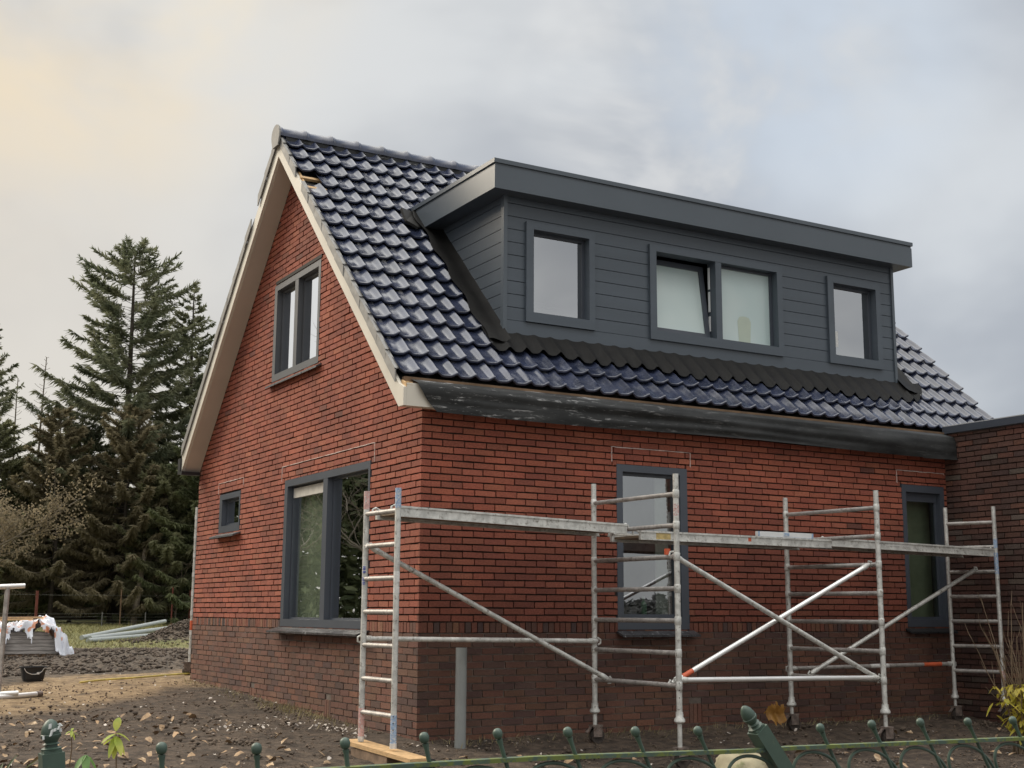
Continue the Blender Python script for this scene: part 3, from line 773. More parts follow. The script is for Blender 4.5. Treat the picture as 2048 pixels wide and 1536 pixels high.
for side in (0, 1):
    vs = []
    for j in range(NY+1):
        y = .45+j/NY*(2.30-.45)
        e0 = (.93+.025*math.sin(y*14)) if side == 0 else DX1
        e1 = DX0 if side == 0 else 6.90+.02*math.sin(y*9)
        for q in range(6):
            x = e0+(e1-e0)*q/5
            vs.append((x, y, CT+RS*y+(.070+.008*math.sin(q*1.25+.5))/.71+.008*mnoise.noise(Vector((x*6, y*8, 4)))+(.03 if (side == 0 and q == 5) or (side == 1 and q == 0) else 0)))
    fs = [(j*6+q, j*6+q+1, (j+1)*6+q+1, (j+1)*6+q) for j in range(NY) for q in range(5)]
    mb = MB(); mb.add(vs, fs); mb.build('side_flashing', M_lead, house, smooth=True, ang=70)
mb = MB()
vs = [(.98, 2.1, 5.36), (.98, 2.33, 5.60), (.80, 2.30, 5.62), (.78, 2.12, 5.42), (.88, 2.02, 5.33)]
mb.prism(vs, (.01, -.02, .02)); mb.build('flashing_end', M_lead, house)

# ------------------------------------------------------------------ brick annexe
ann = empty('brick_annexe', (8.5, -2.5, 0), label='flat roofed dark brown brick annexe at the right edge', cat='annexe')
def amap(a, d, zz): return (LX-d+.0, -a, zz)
wall('front_wall', amap, 0.0, 5.2, lambda zz: (0, 5.2), [], [], -.3, 3.23, ann, kinds=('ann',), soldier=False)
mb = MB(); mb.box(LX+.02, 12, -5.2, -5.17, -.3, 3.2); mb.box(LX+.03, 12, -5.16, -.01, 3.10, 3.22); mb.box(12, 12.1, -5.2, 0, -.3, 3.2); mb.build('rear_wall', M_mortar, ann)
mb = MB(); mb.box(LX-.035, LX+.10, -5.25, -.02, 3.245, 3.325); mb.build('roof_edge_trim', M_anth, ann)
mb = MB(); mb.box(LX-.03, LX+.09, -5.25, -.02, 3.326, 3.336); mb.build('roof_edge_highlight', M_alub, ann)  # bright strip painted in as the highlight along the roof edge

# ------------------------------------------------------------------ scaffold
sc = empty('scaffold', (2.8, -.9, 0), label='aluminium tower scaffold of four ladder frames along the side wall', cat='scaffold')
RUNG = .265
def frame(name, pb, pf, ztop_rung, ltop, zfb, zff, r=.0245, collars=True, nr=7, castor=True, sub=None):
    (xb_, yb_), (xf_, yf_) = pb, pf
    zl = ztop_rung-RUNG*(nr-1)-.27
    if not castor: zl = min(zfb, zff)+.01
    fr = empty(name, ((xb_+xf_)/2, (yb_+yf_)/2, zl)); fr.parent = sc; fr.matrix_parent_inverse = sc.matrix_world.inverted(); bpy.context.view_layer.update()
    for (x, y, zf, lt_) in ((xb_, yb_, zfb, ltop+.01), (xf_, yf_, zff, ltop)):
        mb = MB(); mb.tube([(x, y, zl), (x, y, lt_)], r, 12)
        if castor:
            mb.tube([(x, y, zf+.14), (x, y, zl+.01)], r*.8, 10)
            mb.lathe([(r*1.25, 0), (r*1.9, .012), (r*1.9, .03), (r*1.3, .05), (r*1.25, .09)], (x, y, zl-.03), n=12)
        mb.build('leg', M_alu, fr, smooth=True)
    for k in range(nr):
        zz = ztop_rung-RUNG*k; mb = MB()
        mb.tube([(xb_, yb_, zz), (xf_, yf_, zz)], .0205, 10); mb.build('rung', M_aluc, fr, smooth=True)
        if collars:
            for (x, y) in (pb, pf):
                mb = MB(); mb.tube([(x, y, zz-.035), (x, y, zz-.030), (x, y, zz+.030), (x, y, zz+.035)], [r*1.02, r*1.17, r*1.17, r*1.02], 12)
                mb.build('collar', M_alu, fr, smooth=True)
    if castor:
        for (x, y, zf) in ((xb_, yb_, zfb), (xf_, yf_, zff)):
            mb = MB(); 
            mb.tube([(x+.02, y-.022, zf+.07), (x+.02, y+.022, zf+.07)], .07, 16)
            mb.mi = 1; mb.box(x-.035, x+.055, y-.036, y-.028, zf+.06, zf+.16); mb.box(x-.035, x+.055, y+.028, y+.036, zf+.06, zf+.16); mb.box(x-.045, x+.06, y-.04, y+.04, zf+.15, zf+.165)
            mb.obox((x-.06, y, zf+.13), (.035, 0, .03), (0, .015, 0), (-.004, 0, .004))
            mb.build('castor', [M_rubber, M_steel], fr)
    return fr
f1 = frame('ladder_frame', (-.728, -.478), (-.690, -1.01), 1.98, 2.155, .175, .15, r=.024, collars=False, castor=False)
f2 = frame('ladder_frame', (1.60, -.37), (1.636, -1.571), 2.185, 2.355, .03, -.06)
f3 = frame('ladder_frame', (3.93, -.377), (4.02, -1.53), 2.175, 2.338, .05, .01)
f4 = frame('ladder_frame', (6.333, -.308), (6.53, -.797), 2.178, 2.35, .05, .08, r=.022, collars=False)
# lower legs of the first frame and coloured marks
mb = MB(); mb.tube([(-.728, -.478, .175), (-.728, -.478, .2)], .027, 12); mb.build('foot_collar', M_alub, f1, smooth=True)
mb = MB(); mb.tube([(-.69, -1.01, .15), (-.69, -1.01, .19)], .028, 12); mb.build('foot_collar', M_alub, f1, smooth=True)
mb = MB(); mb.tube([(-.728, -.478, .2), (-.728, -.478, .42)], .0246, 12); mb.build('faded_red_end', M_pred, f1, smooth=True)
mb = MB(); mb.tube([(-.728, -.478, 2.02), (-.728, -.478, 2.17)], .0246, 12); mb.build('faded_red_end', M_pred, f1, smooth=True)
mb = MB(); mb.tube([(-.69, -1.01, .19), (-.69, -1.01, .40)], .0246, 12); mb.build('faded_blue_end', M_pblue, f1, smooth=True)
mb = MB(); mb.tube([(-.69, -1.01, 2.0), (-.69, -1.01, 2.158)], .0246, 12); mb.build('faded_blue_end', M_pblue, f1, smooth=True)
mb = MB()
random.seed(3)
for z0 in (1.55, 1.46):
    for q in range(5):
        a = random.uniform(-.012, .012); zz = z0-.012*q-random.uniform(0, .004)
        mb.obox((-.728-.017, -.478-.019+a*.4, zz), (.010, -.006, 0), (.0008, .0008, 0), (.002, .001, .0035))
mb.build('blue_marking', simple('blue_ink', (.03, .06, .35), .5), f1)
mb = MB(); mb.tube([(-.69, -1.01, 1.50), (-.69, -1.01, 1.42)], .0246, 12); mb.build('worn_sticker', M_label, f1, smooth=True)
mb = MB(); mb.tube([(-.69, -1.01, 1.38), (-.69, -1.01, 1.33)], .0246, 12); mb.build('worn_sticker', M_label, f1, smooth=True)
mb = MB(); mb.tube([(1.636, -1.571, 2.10), (1.636, -1.571, 2.00)], .0250, 12); mb.build('red_sticker', simple('worn_red_sticker', (.5, .10, .07), .5, vs=60, dirt=(.65, .65, .63), dthr=(.45, .5)), f2, smooth=True)
mb = MB(); mb.obox((1.612, -1.47, 1.70), (.012, -.01, 0), (0, .016, 0), (0, 0, .026)); mb.build('orange_clip', M_red, f2)
mb = MB(); mb.tube([(6.53, -.797, 1.85), (6.53, -.797, 1.62)], .0226, 12); mb.build('faded_blue_end', M_pblue, f4, smooth=True)
mb = MB(); mb.tube([(6.53, -.797, 2.0), (6.53, -.797, 1.9)], .0226, 12); mb.build('faded_blue_end', M_pblue, f4, smooth=True)
mb = MB(); mb.tube([(6.53, -.797, .60), (6.53, -.797, .52)], .0226, 12); mb.build('faded_red_end', M_pred, f4, smooth=True)
mb = MB(); 
for zz in (.62, .56, .50): mb.tube([(1.62, -1.592, zz), (1.62, -1.598, zz)], .004, 8)
for zz in (.42, .37, .32): mb.tube([(-.705, -1.032, zz-.03), (-.705, -1.036, zz-.03)], .0045, 8)
mb.build('pin_hole', M_dark, f2)
def brace(name, a, b, r=.0215, mat=M_alu, hooks=True):
    a = Vector(a); b = Vector(b); d = (b-a).normalized(); mb = MB()
    mb.tube([a+d*.05, b-d*.05], r, 12)
    o = mb.build(name, mat, sc, smooth=True)
    if hooks:
        for p, s_ in ((a, 1), (b, -1)):
            mb = MB(); q = p+d*s_*.05
            mb.tube([q+d*s_*.05, q+d*s_*.03, q-d*s_*.01, q-d*s_*.05], [r*1.02, r*1.25, r*1.15, r*.75], 10)
            side = Vector((0, 0, 1)).cross(d); side = side.normalized() if side.length > .1 else Vector((1, 0, 0))
            up = d.cross(side)
            mb.tube([p-d*s_*.0+up*.030, p-d*s_*.032+up*.012, p-d*s_*.030-up*.02, p-d*s_*.005-up*.032], .009, 8)
            mb.build('claw_hook', M_alu, o, smooth=True)
    return o
brace('horizontal_brace', (-.73, -.44, .968), (1.60, -.42, .935), mat=M_alu)
brace('diagonal_brace', (-.71, -.53, 1.71), (1.63, -.55, .60))
brace('diagonal_brace', (1.63, -1.52, 1.672), (4.0, -1.48, .60))
b3 = brace('diagonal_brace', (1.66, -1.44, .61), (3.99, -1.44, 1.65), mat=M_alub)
mb = MB(); a = Vector((1.66, -1.44, .61)); d = (Vector((3.99, -1.44, 1.65))-a).normalized(); mb.tube([a+d*.12, a+d*.24], .0222, 12); mb.build('orange_band', M_red, b3, smooth=True)
brace('horizontal_brace', (1.66, -1.52, .640), (4.0, -1.49, .612), mat=M_alub)
b5 = brace('horizontal_brace', (3.95, -.33, .648), (6.35, -.30, .66), mat=M_aluc)
ba, bb = Vector((3.95, -.33, .648)), Vector((6.35, -.30, .66))
mb = MB(); mb.tube([ba.lerp(bb, .80), ba.lerp(bb, .915)], .0225, 12); mb.build('red_band', M_red, b5, smooth=True)
mb = MB(); mb.tube([ba.lerp(bb, .47), ba.lerp(bb, .58)], .0225, 12); mb.build('white_sticker', M_label, b5, smooth=True)
brace('diagonal_brace', (3.97, -.62, .612), (6.42, -.60, 1.67), mat=M_alu)

def deck(a, b, y0, y1, label, z0, z1, th=.082):
    root = empty('scaffold_deck', ((a+b)/2, (y0+y1)/2, z0), label=label, cat='scaffold deck', group='decks laid on the scaffold rungs')
    def fn(x, y, zz): return (x, y, z0+(z1-z0)*(x-a)/(b-a)+zz)
    for yy in (y0, y1-.028):
        mb = MB(); mb.box(a, b, yy, yy+.028, -th, 0, fn); mb.box(a, b, yy-.008, yy, -.012, 0.004, fn); mb.box(a, b, yy-.006, yy, -th-.001, -th+.010, fn); mb.build('side_beam', M_alu, root)
    mb = MB(); mb.box(a+.03, b-.03, y0+.029, y1-.029, -.055, -.035, fn); mb.build('deck_board', M_deck, root)
    for xx in (a, b):
        mb = MB(); s_ = 1 if xx == b else -1
        for yy in (y0+.05, y1-.05):
            mb.tube([fn(xx-.02*s_, yy, -.01), fn(xx+.02*s_, yy, .01), fn(xx+.045*s_, yy, -.005), fn(xx+.05*s_, yy, -.035)], .010, 8)
        mb.build('end_hook', M_alu, root, smooth=True)
    return root
deck(-.64, 1.58, -.93, -.46, 'long aluminium deck from the corner frame to the second frame', 2.022, 1.958)
deck(1.69, 3.96, -.98, -.50, 'aluminium deck with the white spirit level on it', 1.905, 1.895, .078)
deck(4.03, 6.42, -.86, -.42, 'aluminium deck beside the brown annexe', 1.925, 1.885, .08)
lv = empty('spirit_level', (3.5, -.8, 1.95), label='white spirit level lying on the middle scaffold deck', cat='spirit level')
mb = MB(); mb.box(3.17, 3.87, -.83, -.79, 1.905, 1.962); 
mb.build('body', M_white, lv)
mb = MB(); mb.box(3.17, 3.87, -.832, -.8302, 1.905, 1.915); mb.box(3.17, 3.19, -.833, -.8302, 1.905, 1.962); mb.box(3.85, 3.87, -.833, -.8302, 1.905, 1.962); mb.box(3.49, 3.56, -.833, -.8302, 1.925, 1.955); mb.build('trim', M_pblue, lv)

for nm_, bx6, mt in (('yellow_stain', (1.86, 2.02, -.9815, -.980, 1.835, 1.90), simple('yellow_stain', (.55, .42, .18), .6, vs=30, var=.2)),
                     ('red_mark', (2.92, 2.955, -.9815, -.980, 1.85, 1.885), M_red)):
    mb = MB(); mb.box(*bx6); o = mb.build(nm_, mt, [q for q in bpy.data.objects if q.name == 'scaffold_deck.001'][0])
dk3 = [q for q in bpy.data.objects if q.name == 'scaffold_deck.002'][0]
for q in range(3):
    mb = MB(); mb.box(4.85, 5.18, -.8615, -.860, 1.872+.014*q, 1.880+.014*q); mb.build('worn_sticker_strip', M_label, dk3)

# plank and block below the corner frame
mb = MB(); P0 = Vector((-.735, -.30, .162)); P1 = Vector((-.66, -1.42, .112)); d = (P1-P0); sd = Vector((1, .07, 0)).normalized()*.085
mb.obox((P0+P1)/2-Vector((0, 0, .014)), d/2, sd, (0, 0, .016)); tag(mb.build('wooden_plank', M_wood), 'pale wooden plank under the feet of the corner frame', 'plank')
blk = MB(); blk.obox((-.69, -.74, .055), (.09, .01, 0), (-.02, .30, -.01), (0, 0, .066))
tag(blk.build('wooden_block', simple('stained_block', (.22, .15, .10), .85, vs=7, var=.35, dirt=(.34, .25, .16))), 'stained timber block carrying the pale plank', 'wooden block')
blk = MB(); blk.box(-.60, -.46, -1.28, -1.12, -.04, .085); blk.box(-.59, -.47, -1.285, -1.28, -.03, .03)  # black box puts in the shade of the gap under the plank
tag(blk.build('gap_shade', M_black), 'black box standing for the shaded gap under the plank end', 'block')
# standing grey pipe
pp = empty('drain_pipe', (.28, -.27, 0), label='upright grey plastic pipe beside the house corner', cat='pipe')
mb = MB(); mb.tube([(.283, -.27, -.1), (.290, -.262, .885)], .049, 20, cap=False); mb.build('pipe', M_pvc, pp, smooth=True)
mb = MB(); mb.tube([(.290, -.262, .886), (.290, -.262, .60)], .045, 20, cap=False); mb.build('bore', M_dark, pp, smooth=True)

# ------------------------------------------------------------------ second scaffold behind the far corner
s2 = empty('scaffold', (.35, 8.0, 0), label='scaffold leg and rungs standing past the far house corner', cat='scaffold')
mb = MB(); XF, YF = .225, 7.62
mb.tube([(XF, YF, .35), (XF-.0, YF, 2.62)], .024, 10); 
mb.tube([(XF+.75, YF+.15, .35), (XF+.75, YF+.15, 2.62)], .024, 10); fr = mb.build('ladder_frame', M_alu, s2, smooth=True)
for k in range(8):
    mb = MB(); zz = .62+.265*k; mb.tube([(XF, YF, zz), (XF+.75, YF+.15, zz)], .02, 8); mb.tube([(XF, YF, zz-.03), (XF, YF, zz+.03)], .028, 10); mb.build('rung', M_alub, fr, smooth=True)
mb = MB(); mb.tube([(XF, YF, 1.05), (XF, YF, .92)], .0255, 10); mb.build('red_band', M_red, fr, smooth=True)
mb = MB(); mb.tube([(XF-.03, YF-.02, .37), (XF-.03, YF+.02, .37)], .07, 12); mb.mi = 1; mb.box(XF-.09, XF+.05, YF-.04, YF-.03, .36, .47); mb.box(XF-.11, XF+.06, YF-.04, YF+.04, .47, .49); mb.build('castor', [M_rubber, M_steel], fr)

# ------------------------------------------------------------------ left yard
rt = empty('frame_stand', (-2.66, 4.6, .23), label='upright aluminium frame with cross tubes at the left edge', cat='scaffold frame')
mb = MB(); gx_, gy_ = -2.69, 4.75
mb.tube([(gx_, gy_, .25), (gx_+.02, gy_, 1.42)], .027, 12); mb.build('post', M_aluc, rt, smooth=True)
mb = MB(); mb.tube([(gx_-.6, gy_-.05, 1.40), (gx_+.20, gy_+.02, 1.445)], .028, 12); mb.build('top_tube', M_alub, rt, smooth=True)
mb = MB(); mb.tube([(gx_-.6, gy_-.03, .27), (gx_+.20, gy_-.03, .30)], .026, 12); mb.build('bottom_tube', M_alub, rt, smooth=True)
pt_ = empty('aluminium_tube', (-2.4, 4.9, .26), label='white aluminium tube with dark end lying at left', cat='tube', group='tubes lying at the left edge')
mb = MB(); mb.tube([(-3.2, 4.45, .24), (-2.26, 4.86, .275)], .028, 12); mb.build('tube', M_alub, pt_, smooth=True)
mb = MB(); mb.tube([(-2.275, 4.853, .275), (-2.215, 4.88, .277)], .032, 12); mb.build('end_cap', M_steel, pt_, smooth=True)
pt_ = empty('aluminium_tube', (-2.9, 3.6, .24), label='short open tube end poking in at the left edge', cat='tube', group='tubes lying at the left edge')
mb = MB(); mb.tube([(-3.5, 3.3, .235), (-2.86, 3.62, .24)], .036, 12); mb.build('tube', M_alub, pt_, smooth=True)
mb = MB(); mb.tube([(-2.863, 3.619, .24), (-2.852, 3.624, .24)], .026, 12); mb.build('bore', M_dark, pt_, smooth=True)

tb = empty('mortar_tub', (-1.96, 6.8, .28), label='small black mortar tub standing on the sandy soil', cat='tub')
def tubmesh():
    mb = MB(); cx, cy, z0 = -1.95, 6.95, gz(-1.95, 6.95)+.0; n = 24; rings = []
    def ring(a, b, zz):
        r = []
        for k in range(n):
            th = 2*math.pi*k/n; c, s_ = math.cos(th), math.sin(th)
            r.append((cx+a*math.copysign(abs(c)**.5, c), cy+b*math.copysign(abs(s_)**.5, s_), zz))
        return r
    prof = [(.0, .0, 0), (.115, .08, 0), (.135, .10, .08), (.150, .115, .165), (.168, .132, .172), (.168, .132, .182), (.150, .115, .182), (.128, .095, .03), (0, 0, .025)]
    vs = []; fs = []
    for a, b, h in prof: vs += ring(max(a, .001), max(b, .001), z0+h)
    for i in range(len(prof)-1):
        for k in range(n): fs.append((i*n+k, i*n+(k+1) % n, (i+1)*n+(k+1) % n, (i+1)*n+k))
    mb.add(vs, fs); return mb
tubmesh().build('body', M_black, tb, smooth=True, ang=50)
mb = MB(); mb.box(-1.93, -1.90, 6.815, 6.822, gz(-1.95, 6.95)+.09, gz(-1.95, 6.95)+.115); mb.build('label_patch', M_label, tb)
mb = MB(); a = [(-2.08+.26*t, 6.83-.01*math.sin(t*math.pi), gz(-1.95, 6.95)+.165-.075*math.sin(math.pi*min(1, t*1.1))**.5) for t in np.linspace(0, 1, 12)]; mb.tube(a, .004, 6); mb.build('handle', M_alub, tb)

# pallet with bricks under torn foil
pal = empty('brick_pallet', (-.9, 15.2, .3), label='pallet of bricks under torn white and orange foil', cat='pallet')
PX0, PX1, PY0, PY1, PZ = -2.4, -.15, 14.5, 15.6, .30
mb = MB(); random.seed(11)
M_film = simple('stretch_film_bricks', (.42, .39, .37), .45, var=.3, vs=4, sc=(1, 1, 9), dirt=(.45, .25, .22), dthr=(.66, .74), bump=.5, bs=25)
for r_ in range(6):
    mb.box(PX0+random.uniform(0, .03), PX1-.06*r_*.6-random.uniform(0, .03), PY0+random.uniform(0, .02), PY1, PZ+.10+.065*r_, PZ+.10+.065*r_+.060)
mb.build('brick_stack', M_film, pal)
mb = MB()
for k in range(3): mb.box(PX0, PX1, PY0+.45*k, PY0+.45*k+.1, PZ, PZ+.09)
mb.build('pallet_base', M_batten, pal)
# crumpled foil sheet
NXf, NYf = 90, 60; vs = []
for i in range(NXf+1):
    for j in range(NYf+1):
        u, v = i/NXf, j/NYf
        x = PX0-.05+u*(PX1-PX0+.42); y = PY1+.2-v*2.0
        h = PZ+.60
        over = max(0, (PY0+.02)-y); ox = max(0, x-(PX1-.10))
        rag = .16*mnoise.noise(Vector((u*7, 2., 0)))+.12*mnoise.noise(Vector((u*19, 5., 0)))
        zz = h-over*1.15-ox*1.0+.17*mnoise.noise(Vector((u*8, v*5, 1)))+.12*mnoise.noise(Vector((u*19, v*13, 2)))+.06*mnoise.noise(Vector((u*45, v*30, 2)))
        yy = y+min(over, .5)*.60-.10*abs(mnoise.noise(Vector((u*16, v*4, 15))))-.05+.05*mnoise.noise(Vector((u*12, v*9, 5)))
        xx = x-min(ox, .6)*.30+.05*mnoise.noise(Vector((u*12, v*9, 9)))
        zz += .12*math.exp(-((u-.78)/.06)**2)*(v < .6)
        vs.append((xx, yy, max(zz, PZ+.02)))
fs = []
for i in range(NXf):
    for j in range(NYf):
        u, v = i/NXf, j/NYf
        lim_ = .74+.46*mnoise.noise(Vector((u*6, 0, 7)))+.12*mnoise.noise(Vector((u*17, 0, 3)))
        if u > .80: lim_ += .12
        if v < lim_: fs.append((i*(NYf+1)+j, (i+1)*(NYf+1)+j, (i+1)*(NYf+1)+j+1, i*(NYf+1)+j+1))
m, k = newmat('torn_printed_foil', rough=.35)
c = k.mix(k.ramp(k.noise(4.2, 3, .5), .56, .61), (.74, .76, .82), (.66, .30, .18)); c = k.mix(k.ramp(k.noise(6, 4, .6), .62, .70), c, (.42, .40, .40)); k.l.new(c, k.b.inputs['Base Color'])
mb = MB(); mb.add(vs, fs); mb.build('torn_foil', m, pal, smooth=True, ang=50)
for q in range(4):
    mb = MB(); y = PY0+.15+.22*q; mb.obox((-1.6+.1*q, y, PZ+.70+.012*q), (.95+.04*q, .03*(q-1), .015), (0, .035, 0), (0, 0, .016))
    tag(mb.build('timber_batten', M_batten if q % 2 else M_wood), ('front pale batten on the foil covered brick pallet', 'brown batten behind the front pale one on the pallet', 'rear pale batten on the brick pallet', 'rearmost brown batten on the brick pallet')[q], 'batten', 'battens on the brick pallet')
mb = MB(); mb.obox((-.02, 14.6, .38), (.11, .02, -.02), (0, .12, 0), (.01, 0, .07)); tag(mb.build('foil_scrap', simple('orange_foil_scrap', (.60, .17, .08), .5, var=.35, vs=6, dirt=(.7, .66, .6))), 'orange scrap of packaging at the right end of the pallet', 'packaging scrap')

# grey pipes lying behind
for nme, a, b, r, lab in (('grey_pipe', (2.55, 25.6, .46), (6.35, 31.5, .84), .062, 'upper of the three long grey pipes on the grass'),
                       ('grey_pipe', (2.7, 25.3, .44), (6.15, 30.2, .64), .070, 'middle of the three long grey pipes on the grass'),
                       ('grey_pipe', (2.5, 24.6, .40), (5.15, 28.2, .47), .062, 'lowest of the three long grey pipes on the grass')):
    e = empty(nme, a, label=lab, cat='pipe', group='grey pipes on the grass')
    mb = MB(); mb.tube([a, b], r, 16); mb.build('pipe', simple('light_pvc', (.36, .385, .37), .4, var=.05), e, smooth=True)
    d = (Vector(b)-Vector(a)).normalized(); mb = MB(); mb.tube([Vector(b), Vector(b)+d*.01], r*.85, 16); mb.build('bore', M_dark, e, smooth=True)

# yellow cord
mb = MB(); pts = []
for k in range(30):
    t = k/29; x = -1.5+t*1.75; y = 6.35+t*1.25+.05*math.sin(t*9); pts.append((x, y, gz(x, y)+.025))
mb.tube(pts, .012, 6); tag(mb.build('cord', simple('yellow_cord', (.62, .50, .12), .6)), 'yellow cord lying on the sand up to the house corner', 'cord')

# ------------------------------------------------------------------ plants
def leaf_mesh(mb, p, d, up, L_, w, fold=.25, droop=.3, n=6):
    p = Vector(p); d = Vector(d).normalized(); s_ = d.cross(Vector(up)).normalized(); u = s_.cross(d)
    vs = []
    for i in range(n+1):
        t = i/n; hw = w*math.sin(math.pi*min(1, t*.92+.04))**.8*(1-.25*t)
        c = p+d*L_*t-Vector((0, 0, 1))*droop*L_*t*t
        vs += [c-s_*hw+u*fold*hw, c, c+s_*hw+u*fold*hw]
    fs = []
    for i in range(n): fs += [(i*3, i*3+1, i*3+4, i*3+3), (i*3+1, i*3+2, i*3+5, i*3+4)]
    mb.add(vs, fs)
def leafmat(name, c1, c2, vs=9):
    m, k = newmat(name, c1, .5); k.l.new(k.mix(k.ramp(k.noise(vs, 4), .35, .65), c1, c2), k.b.inputs['Base Color'])
    try: k.b.inputs['Subsurface Weight'].default_value = 0.0
    except: pass
    tr = k.n.new('ShaderNodeBsdfTranslucent'); k.l.new(k.mix(k.ramp(k.noise(vs, 4), .35, .65), c1, c2), tr.inputs[0])
    ms = k.n.new('ShaderNodeMixShader'); ms.inputs[0].default_value = .4; o = [q for q in k.n if q.type == 'OUTPUT_MATERIAL'][0]
    k.l.new(k.b.outputs[0], ms.inputs[1]); k.l.new(tr.outputs[0], ms.inputs[2]); k.l.new(ms.outputs[0], o.inputs[0]); return m
M_leafy = leafmat('yellow_green_leaf', (.34, .42, .06), (.50, .52, .10)); M_leafg = leafmat('green_leaf', (.10, .22, .05), (.18, .32, .08)); M_leafyy = leafmat('autumn_yellow_leaf', (.45, .42, .05), (.62, .50, .09))
M_stem = simple('plant_stem', (.13, .085, .045), .8)
def pix(u, v, D):
    d = Fw+R2*((u-1024)/F_PX)-U2*((v-768)/F_PX); return CAM+d*D
def plant(nm, base, top, leaves, mat, label, cat, stem=.005):
    e = empty(nm, base, label=label, cat=cat); mb = MB(); b = Vector(base); t = Vector(top)
    mb.tube([b, b.lerp(t, .5)+Vector((.01, 0, 0)), t], [stem, stem*.8, stem*.5], 6); mb.build('stem', M_stem, e, smooth=True)
    mb = MB()
    for (h, az, el, L_, w) in leaves:
        p = b.lerp(t, h); az = math.radians(az); el = math.radians(el)
        leaf_mesh(mb, p, (math.cos(az)*math.cos(el), math.sin(az)*math.cos(el), math.sin(el)), (0, 0, 1), L_, w)
    mb.build('leaves', mat, e, smooth=True, ang=80)
# sapling with large yellow green leaves (stands just behind the fence)
def gp(u, v):   # point on the ground along a photo ray, used once to seat the near plants
    d = (pix(u, v, 1)-CAM); t = 3.
    while t < 80:
        p = CAM+d*t
        if p.z < gz(p.x, p.y): return p
        t += .02
    return p
b = Vector((-3.05, -2.6, gz(-3.05, -2.6)))
tp = pix(232, 1462, 8.1)
b = Vector((tp.x+.01, tp.y, gz(tp.x, tp.y)))
plant('sapling', b, tp, [(1., 60, 68, .125, .030), (.97, -20, -15, .09, .030), (.96, 200, -12, .10, .024), (.93, -80, -38, .12, .030), (.94, -130, -50, .12, .024), (.9, 130, -10, .09, .026), (.92, -40, -50, .10, .028), (.9, 250, -60, .10, .026)], M_leafy, 'sapling with large yellow green leaves behind the fence', 'sapling')
tp = pix(172, 1510, 7.2); b = Vector((tp.x, tp.y, gz(tp.x, tp.y)))
plant('seedling', b, tp, [(1., -100, -40, .11, .026), (1., -30, -45, .10, .024), (1., 210, -38, .10, .026), (.95, 60, 10, .08, .02), (.9, -70, -60, .10, .022)], M_leafg, 'darker green seedling right of the left fence post', 'seedling')
tp = pix(143, 1462, 9.4); b = Vector((tp.x, tp.y, gz(tp.x, tp.y)))
plant('seedling', b, tp, [(1., -100, -20, .06, .014), (1., -10, -20, .06, .014), (1., 200, -10, .05, .012), (1., 60, 40, .05, .012), (1., -60, -50, .06, .012)], M_leafy, 'tiny pale green seedling above the left fence post', 'seedling')
# spiky plant at left edge
e = empty('yucca', pix(-15, 1536, 6.0), label='dark spiky leaved plant at the left edge behind the fence', cat='plant')
bp_ = pix(-20, 1600, 6.0); mb = MB(); random.seed(4)
for k in range(26):
    az = random.uniform(0, 6.28); el = random.uniform(.3, 1.35); L_ = random.uniform(.18, .34)
    leaf_mesh(mb, bp_+Vector((random.uniform(-.03, .03), random.uniform(-.03, .03), random.uniform(-.05, .05))), (math.cos(az)*math.cos(el), math.sin(az)*math.cos(el), math.sin(el)), (0, 0, 1), L_, .009, .4, .15)
mb.build('leaves', leafmat('dark_blade', (.045, .07, .03), (.10, .13, .05)), e)
# shrub with yellow leaves and bare twigs, right
e = empty('shrub', (5.6, -1.75, 0), label='half bare shrub with yellow green leaves at the right edge', cat='shrub')
random.seed(21); mb = MB(); lm = MB(); bx_, by_ = 5.05, -2.25; bz_ = gz(bx_, by_)
for k in range(40):
    a = random.uniform(-.9, .9); lean = random.uniform(-.30, .34); H = random.uniform(.7, 1.45) if k > 5 else random.uniform(.5, .9)
    p = Vector((bx_+random.uniform(-.14, .16), by_+random.uniform(-.1, .1), bz_)); pts = [p]; d = Vector((lean, a*.3, 1)).normalized()
    for q in range(7):
        d = (d+Vector((random.uniform(-.10, .10), random.uniform(-.08, .08), .02))).normalized(); p = p+d*H/7; pts.append(p)
        if random.random() < .75 and q > 1:
            dd = (d+Vector((random.uniform(-.9, .9), random.uniform(-.6, .6), random.uniform(-.1, .4)))).normalized(); l2 = random.uniform(.06, .22)
            mb.tube([p, p+dd*l2*.5, p+dd*l2+Vector((0, 0, .03))], [.0028, .002, .0012], 4)
        if p.z < bz_+.62 and q > 0:
            for _ in range(3):
                az = random.uniform(0, 6.28); leaf_mesh(lm, p, (math.cos(az), math.sin(az), random.uniform(-.9, .1)), (0, 0, 1), random.uniform(.06, .11), random.uniform(.016, .024))
    mb.tube(pts, [.007, .006, .0055, .005, .0045, .004, .003, .002], 5)
for k in range(46):
    p = Vector((bx_+random.uniform(-.30, .22), by_+random.uniform(-.18, .18), bz_+random.uniform(.18, .56))); az = random.uniform(0, 6.28)
    leaf_mesh(lm, p, (math.cos(az), math.sin(az), random.uniform(-1.2, .2)), (0, 0, 1), random.uniform(.07, .13), random.uniform(.018, .028))
mb.build('twigs', simple('shrub_twigs', (.19, .135, .085), .85), e, smooth=True); lm.build('leaves', M_leafyy, e, smooth=True, ang=80)

